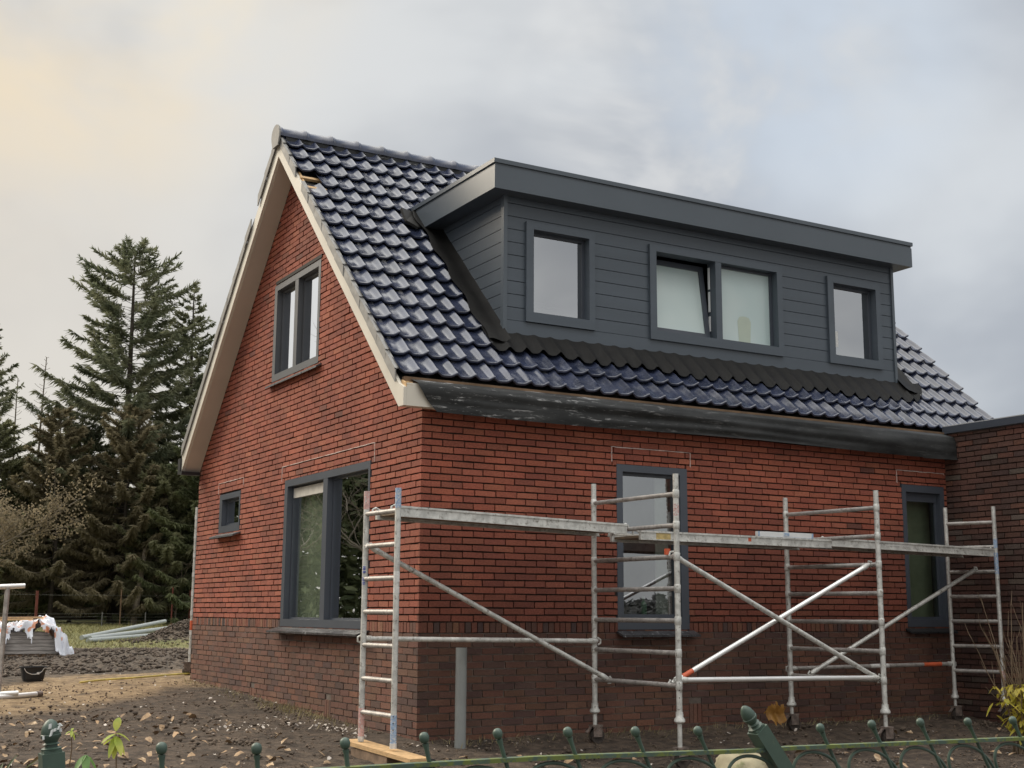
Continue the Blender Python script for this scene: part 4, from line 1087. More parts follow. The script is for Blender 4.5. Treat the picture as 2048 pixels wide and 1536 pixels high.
# boulder and orange leaf
def blob(nm, c, rad, mat, seed, sub=3, amp=.2, label=None, cat=None):
    import bmesh
    bm = bmesh.new(); bmesh.ops.create_icosphere(bm, subdivisions=sub, radius=1)
    for v in bm.verts:
        n_ = 1+amp*mnoise.noise(v.co*1.3+Vector((seed, 0, 0)))+amp*.4*mnoise.noise(v.co*4+Vector((seed, 3, 0)))
        v.co = Vector((v.co.x*rad[0]*n_, v.co.y*rad[1]*n_, v.co.z*rad[2]*n_))+Vector(c)
    me = bpy.data.meshes.new(nm); bm.to_mesh(me); bm.free(); me.materials.append(mat)
    me.polygons.foreach_set('use_smooth', [True]*len(me.polygons)); o = bpy.data.objects.new(nm, me); link(o); tag(o, label, cat); return o
rk = pix(1484, 1545, 9.0)
blob('boulder', (rk.x, rk.y, rk.z), (.20, .22, .15), M_stone, 4., 4, .22, 'pale mossy boulder on the soil behind the right fence post', 'boulder')
e = empty('dead_leaf', (3.62, -.55, .1), label='big orange brown dead leaf caught beside a scaffold castor', cat='leaf')
mb = MB(); cx, cy, cz = 3.50, -.62, .24; vs = []; n = 12
for i in range(n):
    for j in range(n):
        u, v = i/(n-1)-.5, j/(n-1)-.5; vs.append((cx+u*.21, cy+.03*math.sin(u*9)+.02*math.cos(v*8), cz+v*.21+.02*math.sin(u*14)))
fs = [(i*n+j, (i+1)*n+j, (i+1)*n+j+1, i*n+j+1) for i in range(n-1) for j in range(n-1) if ((i-5.5)/6)**2+((j-5.5)/5.8)**2 < 1-.25*math.sin(i*1.7+j)**2 ]
mb.add(vs, fs); mb.build('blade', leafmat('orange_dead_leaf', (.40, .20, .045), (.55, .30, .08), 20), e, smooth=True)

# scattered soil crumbs, leaves and chips
def scatter_quads(nm, pts, size, mat, label, cat, seed, asp=.6, curl=.35, lift=.01, thick=False, zf=None):
    r = np.random.default_rng(seed); n = len(pts)
    th = r.uniform(0, 2*np.pi, n); s_ = r.uniform(size[0], size[1], n); til = r.normal(0, curl, (n, 2))
    P = np.array(pts); z = gz0(P[:, 0], P[:, 1])+lift
    ux = np.stack([np.cos(th), np.sin(th), til[:, 0]], 1); vy = np.stack([-np.sin(th), np.cos(th), til[:, 1]], 1)*asp
    C_ = np.stack([P[:, 0], P[:, 1], z], 1)
    q = [(-1, 0), (-.35, -.9), (.5, -.7), (1, .05), (.4, .85), (-.4, .8)]
    V = np.stack([C_+(ux*a+vy*b)*s_[:, None]+np.array([0, 0, 1.])*(abs(b)*s_*.35+lift*.3)[:, None]*r.uniform(.3, 1.3, (n, 1)) for a, b in q], 1).reshape(-1, 3)
    Fc = np.arange(n*6).reshape(n, 6)
    o = npmesh(nm, V, Fc, mat); tag(o, label, cat, kind='stuff'); return o
def blobpts(c, s_, n, r): return [(c[0]+r.normal(0, s_[0]), c[1]+r.normal(0, s_[1])) for _ in range(n)]
r = np.random.default_rng(5)
M_litter = simple('leaf_litter', (.30, .20, .115), .85, var=.5, vs=9, dirt=(.50, .38, .25), dthr=(.5, .65))
pts = [(r.uniform(-4, -1.0), r.uniform(-4.2, 2.5)) for _ in range(420)]+[(r.uniform(-1, 6.5), r.uniform(-4.5, -.9)) for _ in range(160)]
for c_ in ((-2.9, -1.6), (-2.7, -2.3), (-3.3, -1.6), (-2.55, -1.75), (-3.6, -.6), (-2.3, -2.6)): pts += blobpts(c_, (.26, .30), 60, r)
pts = [p for p in pts if not (p[0] > -.05 and p[1] > -.1)]
scatter_quads('fallen_leaves', pts, (.016, .055), M_litter, 'scattered brown fallen leaves on the soil', 'leaves', 8, .6, .35, .022)
pts = [(r.uniform(-4, -.1), r.uniform(-4.5, 9)) for _ in range(260)]+[(r.uniform(-1, 6.6), r.uniform(-4.5, -.15)) for _ in range(170)]
pts += blobpts((-1.05, 1.25), (.28, .16), 60, r)+blobpts((-.42, .85), (.10, .22), 60, r)+blobpts((-.55, 1.6), (.12, .3), 16, r)
M_chip = simple('mortar_chips', (.50, .45, .40), .85, var=.3, vs=12)
scatter_quads('mortar_chips', pts, (.007, .024), M_chip, 'pale mortar chips scattered on the soil', 'rubble', 9, .7, .3, .018)
# soil crumbs
def clods(nm, pts, size, mat, label, seed):
    r = np.random.default_rng(seed); n = len(pts); P = np.array(pts)
    s_ = r.uniform(size[0], size[1], n)**1.0; z = gz0(P[:, 0], P[:, 1])
    base = np.array([(0, 0, 1), (1, 0, 0), (.2, .9, .1), (-.9, .4, 0), (-.6, -.8, .1), (.5, -.9, 0), (0, 0, -1)])
    T = np.array([(0, 1, 2), (0, 2, 3), (0, 3, 4), (0, 4, 5), (0, 5, 1), (6, 2, 1), (6, 3, 2), (6, 4, 3), (6, 5, 4), (6, 1, 5)])
    J = base[None]*r.uniform(.6, 1.3, (n, 7, 1))*s_[:, None, None]*np.array([1, 1, .7])
    th = r.uniform(0, 6.28, n); c, s2_ = np.cos(th)[:, None], np.sin(th)[:, None]
    V = np.stack([J[:, :, 0]*c-J[:, :, 1]*s2_, J[:, :, 0]*s2_+J[:, :, 1]*c, J[:, :, 2]], 2)+np.stack([P[:, 0], P[:, 1], z+s_*.25+.005], 1)[:, None, :]
    Fc = (T[None]+np.arange(n)[:, None, None]*7).reshape(-1, 3)
    o = npmesh(nm, V.reshape(-1, 3), Fc, mat); tag(o, label, 'soil', kind='stuff'); return o
M_clod = simple('soil_clods', (.15, .11, .08), .95, var=.45, vs=8)
M_clodd = simple('dark_soil_clods', (.075, .056, .042), .95, var=.6, vs=3, dirt=(.15, .12, .09), dthr=(.55, .7))
pts = [(r.uniform(-4.5, -.05), r.uniform(-4.8, 6.5)) for _ in range(2600)]+[(r.uniform(-.5, 6.6), r.uniform(-4.8, -.05)) for _ in range(1800)]
clods('soil_crumbs', pts, (.005, .018), M_clod, 'small crumbs of brown garden soil', 2)
pts = [(r.uniform(-4.5, -.1), r.uniform(-4.8, 4.0)) for _ in range(500)]+[(r.uniform(-.5, 6.6), r.uniform(-4.8, -.15)) for _ in range(500)]
for _ in range(26):
    c_ = (r.uniform(-4.2, -.5), r.uniform(-4, 3)) if r.random() < .5 else (r.uniform(-.5, 6.4), r.uniform(-4, -.4)); pts += blobpts(c_, (.16, .12), 26, r)
pts = [p for p in pts if not (p[0] > -.06 and p[1] > -.08)]
clods('soil_lumps', pts, (.008, .030), simple('turned_soil', (.10, .075, .055), .95, var=.5, vs=9), 'darker lumps of turned garden soil', 12)
pts = []
while len(pts) < 3800:
    x, y = r.uniform(-3.5, 7.5), r.uniform(8.2, 18.5)
    if y > x*.95+9.2: pts.append((x, y))
pts += [(4.95+r.normal(0, .8), 23.3+r.normal(0, .8)) for _ in range(1500)]
clods('churned_soil', pts, (.012, .055), M_clodd, 'clods of churned dark soil behind the sand', 3)
# yard grass
n = 26000; xs = r.uniform(-3, 16, n); ys = r.uniform(20, 46, n); zz = gz0(xs, ys); h = r.uniform(.03, .13, n)*(1+2.2*(np.exp(-((xs-6.6)/1.5)**2)*(ys < 36)*(ys > 25)))
a = r.uniform(0, 6.28, n); w = .011
hk = ((xs-5)**2+(ys-23.5)**2) < 3; xs[hk] += 3.5
V = np.stack([np.stack([xs-w*np.cos(a), ys-w*np.sin(a), zz], 1), np.stack([xs+w*np.cos(a), ys+w*np.sin(a), zz], 1), np.stack([xs+r.normal(0, .07, n), ys+r.normal(0, .07, n), zz+h], 1)], 1).reshape(-1, 3)
tag(npmesh('grass', V, np.arange(n*3).reshape(n, 3), simple('yard_grass', (.26, .24, .10), .9, var=.4, vs=.8, dirt=(.42, .34, .19))), 'rough yellow green grass in front of the wire fence', 'grass', kind='stuff')

n = 900; r = np.random.default_rng(77); g1 = int(n*.62)
xs = np.concatenate([-np.abs(r.normal(.03, .14, g1))-.03, r.uniform(.1, 6.6, n-g1)]); ys = np.concatenate([np.concatenate([r.normal(2.6, .5, g1//2), r.uniform(.8, 6.6, g1-g1//2)]), -np.abs(r.normal(.02, .10, n-g1))-.03])
zz = gz0(xs, ys); h = r.uniform(.02, .09, n); a = r.uniform(0, 6.28, n); w = .004
V = np.stack([np.stack([xs-w*np.cos(a), ys-w*np.sin(a), zz-.01], 1), np.stack([xs+w*np.cos(a), ys+w*np.sin(a), zz-.01], 1), np.stack([xs+r.normal(0, .035, n), ys-np.abs(r.normal(0, .03, n))*(ys < 0), zz+h], 1)], 1).reshape(-1, 3)
V[:, 0] = np.where(V[:, 1] > 0, np.minimum(V[:, 0], -.01), V[:, 0])
tag(npmesh('dry_grass', V, np.arange(n*3).reshape(n, 3), simple('dry_tufts', (.30, .25, .13), .9, var=.4, vs=5)), 'short dry grass tufts along the foot of the house walls', 'grass', kind='stuff')

# ------------------------------------------------------------------ green ornamental fence in front
fe = empty('garden_fence', (-2.5, -6.96, 0), label='low green ornamental metal fence with ball topped pickets across the foreground', cat='fence')
FYv = -6.96; XL, SP = -4.375, .2530
def railz(x): return .817-.0305*(x+4.375)*1.0 if x < -2.1 else .7476-.007*(x+2.1)
def tiltf(x): return math.tan(math.radians(max(0, min(25, 1+25*((x+4.375)/2.277)))))
GZF = gz(-2, -6.96)
BALL = {1: 1495, 2: 1496, 3: 1485, 4: 1474, 5: 1466, 6: 1463, 7: 1462, 8: 1461, 10: 1455, 11: 1448, 12: 1444, 13: 1443, 14: 1440}
def at_y(u, v, y=FYv):
    d = pix(u, v, 1)-CAM; return CAM+d*((y-CAM.y)/d.y)
BU = {1: 323, 2: 513, 3: 690, 4: 848, 5: 995, 6: 1135, 7: 1270, 8: 1395, 10: 1640, 11: 1743, 12: 1840, 13: 1935, 14: 2025}
def finial(mb, c, ax, r, hgt, n=14):
    mb.lathe([(r*.95, 0), (r*1.0, hgt*.06), (r*.62, hgt*.12), (r*.60, hgt*.17), (r*.85, hgt*.20), (r*.62, hgt*.25), (r*.75, hgt*.33), (r*.98, hgt*.42), (r*1.0, hgt*.50), (r*.92, hgt*.52), (r*.95, hgt*.60), (r*.80, hgt*.78), (r*.50, hgt*.92), (r*.2, hgt*.99), (.0005, hgt)], c, ax, n)
for kk, (u, v, uf, vb) in enumerate(((103, 1505, 104, 1536), (1514, 1458, 1563, 1536))):
    p = at_y(u, v); q = at_y(uf, vb); ax = (p-q).normalized(); low = p-ax*(p.z-GZF)/ax.z
    mb = MB(); t_ = .0265; sx_ = Vector((1, 0, 0)); sx_ = (sx_-ax*sx_.dot(ax)).normalized(); sy_ = ax.cross(sx_)
    c = (p+low)/2-ax*0; mb.obox(c, sx_*t_, sy_*t_, ax*((p-low).length/2)); mb.obox(p+ax*.003, sx_*t_*.8, sy_*t_*.8, ax*.004)
    pst = mb.build('post', M_green, fe)
    mb = MB(); finial(mb, p+ax*.006, ax, .0245, .074 if kk == 0 else .088); mb.build('finial', M_green, pst, smooth=True)
    if kk == 0:
        mb = MB(); random.seed(2)
        for q_ in range(7):
            a_ = random.uniform(-2.6, -.5); h_ = random.uniform(.030, .062)
            mb.obox(p+ax*(.006+h_)+Vector((math.cos(a_), math.sin(a_), 0))*.0236, (random.uniform(-.004, .004), .0, random.uniform(.003, .008)), (.0015, .0015, 0), (.002, -.001, .001))
        mb.build('white_paint_spot', simple('white_drips', (.75, .77, .75), .6), pst)
rail_pts = {}
def railpt(x):
    # top rail centre line measured at three photo points, all in the fence plane
    u_, v_ = zip(*[(600, 1540), (900, 1523), (1100, 1512), (1500, 1499), (1565, 1494), (2060, 1474)])
    best = None
    tab = [at_y(a, b) for a, b in zip(u_, v_)]
    if x <= tab[0].x: i = 0
    else: i = max(k for k in range(len(tab)) if tab[k].x <= x)
    i = min(i, len(tab)-2); t = (x-tab[i].x)/(tab[i+1].x-tab[i].x); return tab[i].z+(tab[i+1].z-tab[i].z)*t
xs_ = [-4.35+.15*i for i in range(24)]
xs_ = [-4.35]+[-4.2+.2*i for i in range(22)]
mb = MB()
for a_, b_ in zip(xs_[:-1], xs_[1:]):
    za, zb = railpt(a_), railpt(b_)
    mb.add([(a_, FYv-.016, za-.010), (b_, FYv-.016, zb-.010), (b_, FYv+.016, zb-.010), (a_, FYv+.016, za-.010), (a_, FYv-.016, za+.002), (b_, FYv-.016, zb+.002), (b_, FYv+.016, zb+.002), (a_, FYv+.016, za+.002)],
           [(0, 3, 2, 1), (4, 5, 6, 7), (0, 1, 5, 4), (2, 3, 7, 6)])
mb.build('top_rail', M_moss, fe)
mb = MB(); mb.box(-4.35, 0, FYv-.012, FYv+.012, GZF+.10, GZF+.125); mb.build('bottom_rail', M_moss, fe)
ks = sorted(BU); foot = {}
for k_ in range(0, 16):
    if k_ in (0, 9): continue
    u, v = BU.get(k_, 2025+88*(k_-14)), BALL.get(k_, 1438)
    p = at_y(u, v); tl = {1: 1.5, 2: 3, 3: 6, 4: 12, 5: 16, 6: 19, 7: 22, 8: 24, 10: 24, 11: 25, 12: 25, 13: 25, 14: 25, 15: 25}[k_]
    # lean as seen in the photo, in the fence plane
    q = at_y(u+math.tan(math.radians(tl))*120, v+120); ax = (p-q).normalized()
    rz_ = railpt(p.x)-.01; L_ = (p.z-rz_)/ax.z; Lf = (p.z-(GZF+.0))/ax.z
    mb = MB(); mb.tube([p-ax*Lf, p-ax*L_, p-ax*(L_*.45 if L_ > .04 else .02), p-ax*.018], [.0062, .0062, .0066, .0098], 10)
    mb.lathe([(.006, -.017), (.0112, -.014), (.0140, -.007), (.0146, 0), (.0126, .0075), (.0074, .0122), (.001, .0142)], p, ax, 14)
    mb.build('picket', M_green, fe, smooth=True); foot[k_] = (p, ax, L_)
# hoops below the rail and small inner scrolls
def hoop(xa, xb, lean, drop=.0, r=.0055, H=.23):
    pts = []; zc = railpt((xa+xb)/2)-.020
    for i in range(19):
        th = math.pi*i/18; a = (xa+xb)/2-math.cos(th)*(xb-xa)/2; h_ = math.sin(th)**.8*.105-.105
        pts.append((a-h_*-lean if False else a-lean*(h_), FYv, zc+h_))
    L0 = pts[0]; R0 = pts[-1]
    pts = [(L0[0]+lean*H, FYv, L0[2]-H)]+pts+[(R0[0]+lean*H, FYv, R0[2]-H)]
    mb = MB(); mb.tube(pts, r, 8); return mb.build('hoop', M_green, fe, smooth=True)
for a_, b_ in ((3, 4), (4, 5), (5, 6), (6, 7), (7, 8), (10, 11), (11, 12), (12, 13), (13, 14), (14, 15)):
    (pa, aa, la), (pb_, ab, lb) = foot[a_], foot[b_]
    qa = (pa-aa*(la+.06)).x; qb = (pb_-ab*(lb+.06)).x
    # hoop springs beside each picket
    ln = -(aa.x/aa.z+ab.x/ab.z)/2
    hoop(qa+.018, qb+.0, ln)
for xa_, xb_2 in (((foot[8][0]-foot[8][1]*(foot[8][2]+.06)).x+.018, (foot[8][0]-foot[8][1]*(foot[8][2]+.06)).x+.245), ((foot[10][0]-foot[10][1]*(foot[10][2]+.06)).x-.225, (foot[10][0]-foot[10][1]*(foot[10][2]+.06)).x)):
    hoop(xa_, xb_2, .42)
for k_ in range(3, 16):
    if k_ == 9 or k_ not in foot: continue
    p, ax, l_ = foot[k_]
    for sgn in (-1, 1):
        c = p-ax*(l_+.175)+Vector((sgn*.045+.01, 0, 0)); pts = [(c.x+.020*math.cos(t)*(1-.03*t), FYv, c.z+.026*math.sin(t)*(1-.03*t)) for t in np.linspace(0, 6.3, 16)]
        mb = MB(); mb.tube(pts, .0048, 6); mb.build('scroll', M_green, fe, smooth=True)

# ------------------------------------------------------------------ trees
def conifer(nm, base, H, R_, seed, mat, label, cat='tree', group=None, z0=.12, nb=170, dens=70, tw=(.25, .55), wid=.030, droop=.55, prof=None, trunk_r=None, bark=M_bark, lean=(0, 0), top_round=.0, gap=0., needles=True, cut=None):
    r = np.random.default_rng(seed); e = empty(nm, base, label=label, cat=cat, group=group)
    b = Vector(base); tr = trunk_r or H*.011
    def axis_(t): return b+Vector((lean[0]*t*H+.06*math.sin(t*5+seed), lean[1]*t*H, t*H))
    mb = MB(); mb.tube([axis_(t) for t in np.linspace(0, .985, 12)], [tr*(1-.93*t)+.012 for t in np.linspace(0, .985, 12)], 8)
    NV = []; 
    prof = prof or (lambda t: (1-t)**.75)
    for k in range(nb):
        t = z0+(1-z0)*max(0., (k+r.uniform(-.4, .4))/nb)**.95; t = min(max(t, z0), .985)
        az = k*2.399+r.normal(0, .35); L_ = R_*prof(t)*r.uniform(.62, 1.18)
        if L_ < .08: L_ = .12
        if r.random() < gap: continue
        p0 = axis_(t); d = Vector((math.cos(az), math.sin(az), 0))
        up0 = .06+.60*t+r.normal(0, .14); sag = droop*(1.05-t)*r.uniform(.6, 1.4)
        n = 7; pts = []
        for q in range(n):
            s_ = q/(n-1); zz = L_*(up0*s_*.55-sag*s_*(1-.55*s_)*1.1+.16*s_**3)
            pts.append(p0+d*L_*s_+Vector((0, 0, zz))+Vector((-d.y, d.x, 0))*.05*L_*math.sin(s_*3+k))
        mb.tube(pts, [max(.006, .022*L_/max(R_, .1)*(1-.85*q/(n-1)))+.004 for q in range(n)], 3, cap=False)
        if not needles: continue
        m = max(8, int(dens*L_/R_))
        s_ = r.uniform(.16, 1.0, m)**.8; P = np.array(pts); idx = s_*(n-1); i0 = np.clip(idx.astype(int), 0, n-2); fr_ = (idx-i0)[:, None]
        C_ = P[i0]*(1-fr_)+P[i0+1]*fr_
        side = np.array([-d.y, d.x, 0])[None]*r.choice([-1, 1], m)[:, None]
        fwd = np.array([d.x, d.y, 0])[None]
        hang = r.uniform(.15, 1.0, m)[:, None]*(1.2-t)
        dirs = side*r.uniform(.1, .9, (m, 1))+fwd*r.uniform(.05, .7, (m, 1))+np.array([[0, 0, -1.]])*hang*1.1+np.array([[0, 0, 1.]])*(t**2)*r.uniform(0, 1.0, (m, 1))
        dirs /= np.linalg.norm(dirs, axis=1)[:, None]
        ll = r.uniform(tw[0], tw[1], (m, 1))*(.55+.45*(1-s_[:, None]))*(.5+.5*min(1, L_/R_*1.5))
        wv = r.normal(0, 1, (m, 3)); wv = np.cross(dirs, wv); wv /= np.linalg.norm(wv, axis=1)[:, None]
        ww = wid*r.uniform(.6, 1.4, (m, 1))
        A = C_-wv*ww*.5; B = C_+dirs*ll*.45-wv*ww; C2 = C_+dirs*ll; D = C_+dirs*ll*.45+wv*ww
        NV.append(np.stack([A, B, C2, D], 1).reshape(-1, 3))
    mb.build('trunk', bark, e, smooth=True)
    if needles:
        V = np.concatenate(NV); npmesh('crown', V, np.arange(len(V)).reshape(-1, 4), mat, e)
    return e
def needle(name, c1, c2, vs=.9):
    m, k = newmat(name, c1, .75, spec=.25); c = k.mix(k.ramp(k.noise(vs, 5, .6), .35, .65), c1, c2); k.l.new(c, k.b.inputs['Base Color'])
    tr = k.n.new('ShaderNodeBsdfTranslucent'); k.l.new(c, tr.inputs[0]); ms = k.n.new('ShaderNodeMixShader'); ms.inputs[0].default_value = .5
    o = [q for q in k.n if q.type == 'OUTPUT_MATERIAL'][0]; k.l.new(k.b.outputs[0], ms.inputs[1]); k.l.new(tr.outputs[0], ms.inputs[2]); k.l.new(ms.outputs[0], o.inputs[0]); return m
M_sp = needle('spruce_needles', (.12, .14, .085), (.235, .24, .15))
M_sp2 = needle('dark_conifer_needles', (.12, .145, .075), (.23, .25, .13))
M_br = needle('browned_larch_needles', (.19, .165, .10), (.30, .26, .165))
M_sp3 = needle('olive_conifer_needles', (.16, .17, .095), (.28, .28, .16))
M_hw = needle('hawthorn_leaves', (.19, .155, .10), (.33, .27, .18))
gr = 'conifers behind the wire fence'
def gb(x, y): return (x, y, gz(x, y)-.05)
conifer('spruce', gb(8.75, 48.6), 17.2, 5.3, 11, M_sp, 'tallest spruce with a broad open crown, trunk showing halfway', group=gr, z0=.26, nb=190, dens=470, tw=(.28, .85), wid=.031, gap=.07, droop=.38, prof=lambda t: (1-t)**.42*(1.0 if t > .5 else .85+.3*t), trunk_r=.26)
conifer('spruce', gb(11.9, 49.5), 16.0, 2.9, 12, M_sp, 'slimmer spruce close to the left roof edge', group=gr, z0=.3, nb=130, dens=320, tw=(.25, .6), wid=.034, droop=.35, trunk_r=.17, prof=lambda t: (1-t)**.6, gap=.1)
conifer('spruce', gb(3.0, 51.0), 13.9, 4.3, 13, M_sp, 'spruce cut by the left edge of the photo', group=gr, z0=.2, nb=140, dens=330, tw=(.3, .65), wid=.034, droop=.3, gap=.15)
conifer('bare_larch', gb(5.9, 53.0), 12.6, 1.9, 14, M_sp, 'thin bare larch between the left spruces', group=gr, z0=.35, nb=70, needles=False, droop=.2, trunk_r=.09, bark=M_barkp)
conifer('bare_larch', gb(4.9, 54.0), 11.6, 1.5, 44, M_sp, 'shorter thin bare larch next to the left edge spruce', group=gr, z0=.35, nb=60, needles=False, droop=.2, trunk_r=.08, bark=M_barkp)
conifer('larch', gb(8.3, 45.5), 9.2, 3.4, 15, M_br, 'brown tinged larch below the tallest spruce', group=gr, z0=.12, nb=120, dens=620, tw=(.22, .62), wid=.030, droop=.7, prof=lambda t: (1-t)**.5)
conifer('larch', gb(5.6, 46.5), 9.0, 2.8, 25, M_br, 'brown tinged larch nearer the left edge', group=gr, z0=.15, nb=110, dens=560, tw=(.22, .62), wid=.030, droop=.6, prof=lambda t: (1-t)**.5)
conifer('cypress', gb(11.3, 43.5), 9.0, 3.4, 16, M_sp2, 'dense dark green conifer beside the house corner', group=gr, z0=.12, nb=150, dens=640, tw=(.22, .6), wid=.030, droop=.8, prof=lambda t: (1-t)**.42)
conifer('cypress', gb(12.4, 47.5), 10.6, 3.2, 17, M_sp3, 'olive green conifer behind the dark one by the house', group=gr, z0=.15, nb=140, dens=600, tw=(.22, .6), wid=.030, droop=.8, prof=lambda t: (1-t)**.45)
conifer('cypress', gb(9.9, 44.2), 6.6, 2.5, 18, M_sp3, 'low drooping conifer left of the dark one by the house', group=gr, z0=.22, nb=100, dens=480, tw=(.22, .65), wid=.030, droop=.9, prof=lambda t: (1-t)**.4, lean=(-.05, 0))
conifer('cypress', gb(7.0, 49.5), 8.3, 3.6, 19, M_sp2, 'dark conifer filling the middle below the left gap', group=gr, z0=.15, nb=140, dens=560, tw=(.22, .6), wid=.030, droop=.6, prof=lambda t: (1-t)**.4)
conifer('cypress', gb(3.4, 48.5), 8.6, 3.2, 20, M_sp3, 'olive conifer at the left edge under the spruce', group=gr, z0=.15, nb=120, dens=540, tw=(.22, .6), wid=.030, droop=.6, prof=lambda t: (1-t)**.45)
conifer('cypress', gb(11.8, 52.5), 8.0, 4.2, 22, M_sp2, 'dark conifer seen between trunks behind the tallest spruce', group=gr, z0=.1, nb=130, dens=540, tw=(.22, .6), wid=.030, droop=.6, prof=lambda t: (1-t)**.35)
# hawthorn with brownish leaves at the left edge, nearer
def shrubtree(nm, base, H, R_, seed, label, cat, mat, group=None, nleaf=5000, leaf=.045, bare=False, bark=M_barkp):
    r = np.random.default_rng(seed); random.seed(seed); e = empty(nm, base, label=label, cat=cat, group=group); b = Vector(base); mb = MB(); tips = []
    def grow(p, d, L_, rad, lv):
        n = 4; pts = [p]
        for q in range(n):
            d = (d+Vector((random.uniform(-.25, .25), random.uniform(-.25, .25), random.uniform(-.08, .12)))).normalized(); p = p+d*L_/n; pts.append(p)
            if lv < 4:
                for _ in range(1 if lv else 2):
                    if random.random() < .85:
                        dd = (d*.6+Vector((random.uniform(-1, 1), random.uniform(-1, 1), random.uniform(-.2, .6)))).normalized(); grow(p, dd, L_*random.uniform(.5, .72), rad*.55, lv+1)
            if lv >= 2: tips.append(p.copy())
        mb.tube(pts, [rad*(1-.6*q/n) for q in range(n+1)], 4 if lv else 7, cap=False)
    grow(b, Vector((0, 0, 1)), H*.55, H*(.009 if bare else .018), 0)
    mb.build('trunk', bark, e, smooth=True)
    if not bare:
        T = np.array(tips); i = r.integers(0, len(T), nleaf); C_ = T[i]+r.normal(0, R_*.06, (nleaf, 3)); u = r.normal(0, 1, (nleaf, 3)); u /= np.linalg.norm(u, axis=1)[:, None]; v = np.cross(u, r.normal(0, 1, (nleaf, 3))); v /= np.linalg.norm(v, axis=1)[:, None]
        V = np.stack([C_-u*leaf, C_+v*leaf*.6, C_+u*leaf, C_-v*leaf*.6], 1).reshape(-1, 3); npmesh('crown', V, np.arange(len(V)).reshape(-1, 4), mat, e)
    return e
shrubtree('hawthorn', gb(2.2, 39.0), 6.0, 2.6, 31, 'brownish leaved hawthorn at the left edge', 'tree', M_hw, nleaf=11000, leaf=.055)
shrubtree('bare_tree', gb(9.95, 43.2), 4.2, 1.2, 33, 'small leaning pale trunk left of centre below the spruce', 'tree', M_hw, bare=True)
shrubtree('bare_bush', gb(11.0, 40.8), 2.6, 1.2, 34, 'bare twiggy bush by the fence beside the house corner', 'bush', M_hw, bare=True)
tr = empty('tree_trunk', gb(8.4, 43.8), label='pale leaning trunk behind the wire fence', cat='tree'); mb = MB(); b = Vector(gb(8.4, 43.8)); mb.tube([b, b+Vector((.15, 0, 1.4)), b+Vector((.35, 0, 3.2))], [.13, .12, .09], 8); mb.build('trunk', M_barkp, tr, smooth=True)

# dark belt of undergrowth behind everything, a wood nobody could count
def wood(nm, poly, n, hgt, mat, label, seed, size=.16):
    r = np.random.default_rng(seed); P = []
    k = 0
    seg = np.array(poly, float)
    cl = rng.integers(0, len(seg)-1, 260); t = rng.random(260); cx = seg[cl]*(1-t[:, None])+seg[cl+1]*t[:, None]+rng.normal(0, 1.5, (260, 2)); ch = rng.uniform(hgt[0], hgt[1], 260); cr = rng.uniform(1.2, 2.6, 260)
    i = r.integers(0, 260, n); th = r.uniform(0, 6.28, n); zz = r.random(n)**.8; rad = cr[i]*np.sqrt(r.random(n))*(1.05-zz*.75)
    x = cx[i, 0]+rad*np.cos(th); y = cx[i, 1]+rad*np.sin(th); C_ = np.stack([x, y, gz0(x, y)+zz*ch[i]], 1)
    u = r.normal(0, 1, (n, 3)); u /= np.linalg.norm(u, axis=1)[:, None]; v = np.cross(u, r.normal(0, 1, (n, 3))); v /= np.linalg.norm(v, axis=1)[:, None]; s_ = r.uniform(.6, 1.5, (n, 1))*size
    V = np.stack([C_-u*s_*1.6, C_+v*s_*.6, C_+u*s_*1.6, C_-v*s_*.6], 1).reshape(-1, 3)
    o = npmesh(nm, V, np.arange(len(V)).reshape(-1, 4), mat); tag(o, label, 'woodland', kind='stuff'); return o
wood('undergrowth', [(-2, 60), (8, 59), (18, 56), (26, 52)], 34000, (3.2, 6.8), M_sp2, 'dark wood far behind the yard', 51, .15)
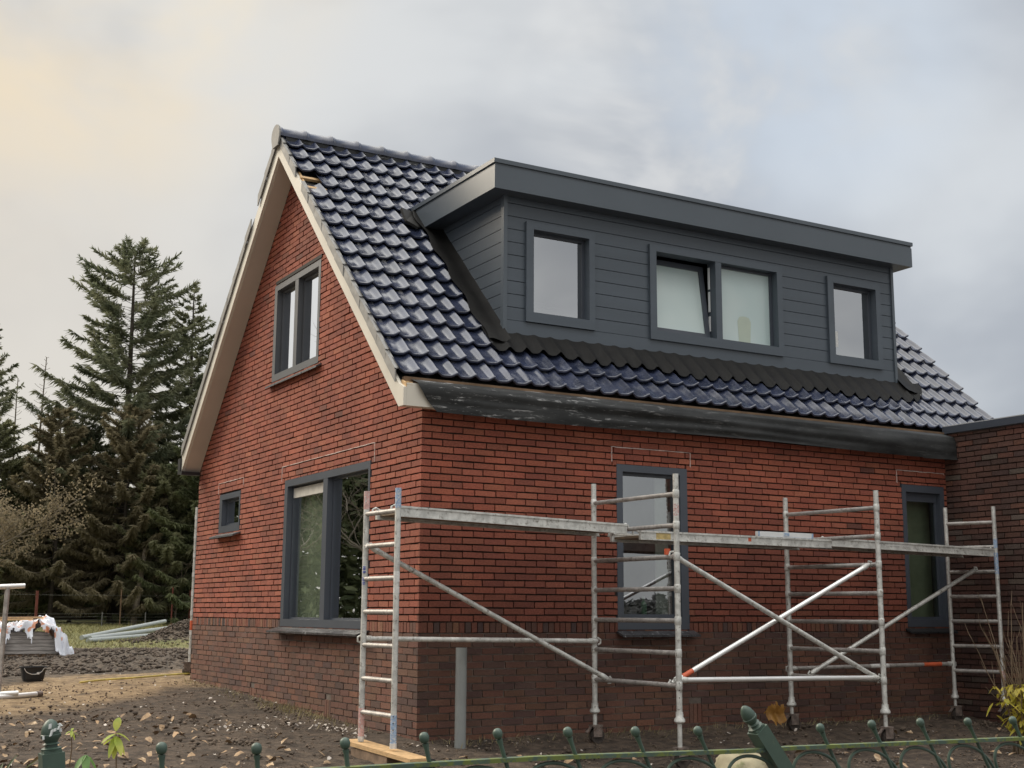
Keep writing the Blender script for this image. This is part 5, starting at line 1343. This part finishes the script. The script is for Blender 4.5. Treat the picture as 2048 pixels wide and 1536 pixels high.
# woods around the rest of the site (met only in the window reflections)
wood('woodland', [(-2, 60), (-14, 50), (-26, 44), (-40, 30), (-50, 5)], 140000, (7.5, 12.5), M_sp2, 'dark wood beyond the left of the yard', 52, .14)
wood('woodland', [(-60, -70), (-20, -88), (30, -92), (80, -80), (110, -60)], 90000, (1.6, 3.4), simple('far_wood_grey', (.075, .078, .08), .9, var=.3), 'far wood across the street', 53, .17)
for i_, (x, y, H) in enumerate(((-15.5, 34, 11.5), (-12.2, 37, 9.5), (-18.5, 38, 12.5))):
    shrubtree('bare_tree', gb(x, y), H, 3, 61+i_, ('tall bare tree at the left of the yard', 'lower bare tree at the left of the yard', 'tallest bare tree at the far left of the yard')[i_], 'tree', M_hw, bare=True, group='bare trees left of the yard')

# timber barn and wire fence behind
bn = empty('timber_barn', (8.5, 55, 0), label='dark timber barn hidden behind the trees', cat='barn')
mb = MB(); 
for k in range(10): mb.box(5.2, 14.6, 55.0+.01*(k % 2), 55.06+.01*(k % 2), .75+.30*k, 1.03+.30*k)
mb.build('wall', M_barn, bn)
mb = MB(); mb.add([(4.8, 54.6, 3.7), (15, 54.6, 3.7), (15, 58, 5.0), (4.8, 58, 5.0)], [(0, 1, 2, 3)]); mb.build('roof', M_barn, bn)
mb = MB(); mb.box(7.6, 9.6, 54.9, 54.98, 1.5, 2.3); mb.build('window', M_dark, bn)
mb = MB(); mb.box(7.4, 9.8, 54.88, 54.96, 2.32, 2.45); mb.build('lintel', M_batten, bn)
lt = empty('slatted_panel', (11, 46, 0), label='slatted wooden panel beyond the wire fence near the house', cat='panel')
mb = MB()
for k in range(11): mb.box(10.35, 11.25, 44.5, 44.53, .75+.13*k, .83+.13*k)
mb.build('slats', M_barkp, lt); mb = MB(); mb.box(10.3, 10.36, 44.45, 44.55, .6, 2.4); mb.box(11.25, 11.3, 44.45, 44.55, .6, 2.3); mb.build('frame', M_postred, lt)
wf = empty('wire_fence', (7, 42.5, .5), label='wire stock fence on thin posts across the yard', cat='fence')
FYW = 42.5
def fz(x): return gz(x, FYW)
for x, r_, h, m_ in ((4.35, .055, 1.35, M_postred), (7.55, .025, 1.45, M_batten), (9.6, .03, 1.55, M_postred), (10.35, .055, 1.45, M_postred), (10.9, .035, 1.2, M_barkp), (6.85, .02, .55, M_wire), (8.55, .025, .55, M_wire), (1.5, .03, 1.4, M_batten)):
    mb = MB(); mb.tube([(x, FYW, fz(x)-.1), (x, FYW, fz(x)+h)], r_, 6); mb.build('post', m_, wf)
for k, h in enumerate((.12, .24, .36, .48, 1.2)):
    mb = MB(); mb.tube([(-3+.8*i, FYW, fz(0)+h+.01*math.sin(i*1.7)) for i in range(24)], .007, 3, cap=False); mb.build('wire', M_wire, wf)
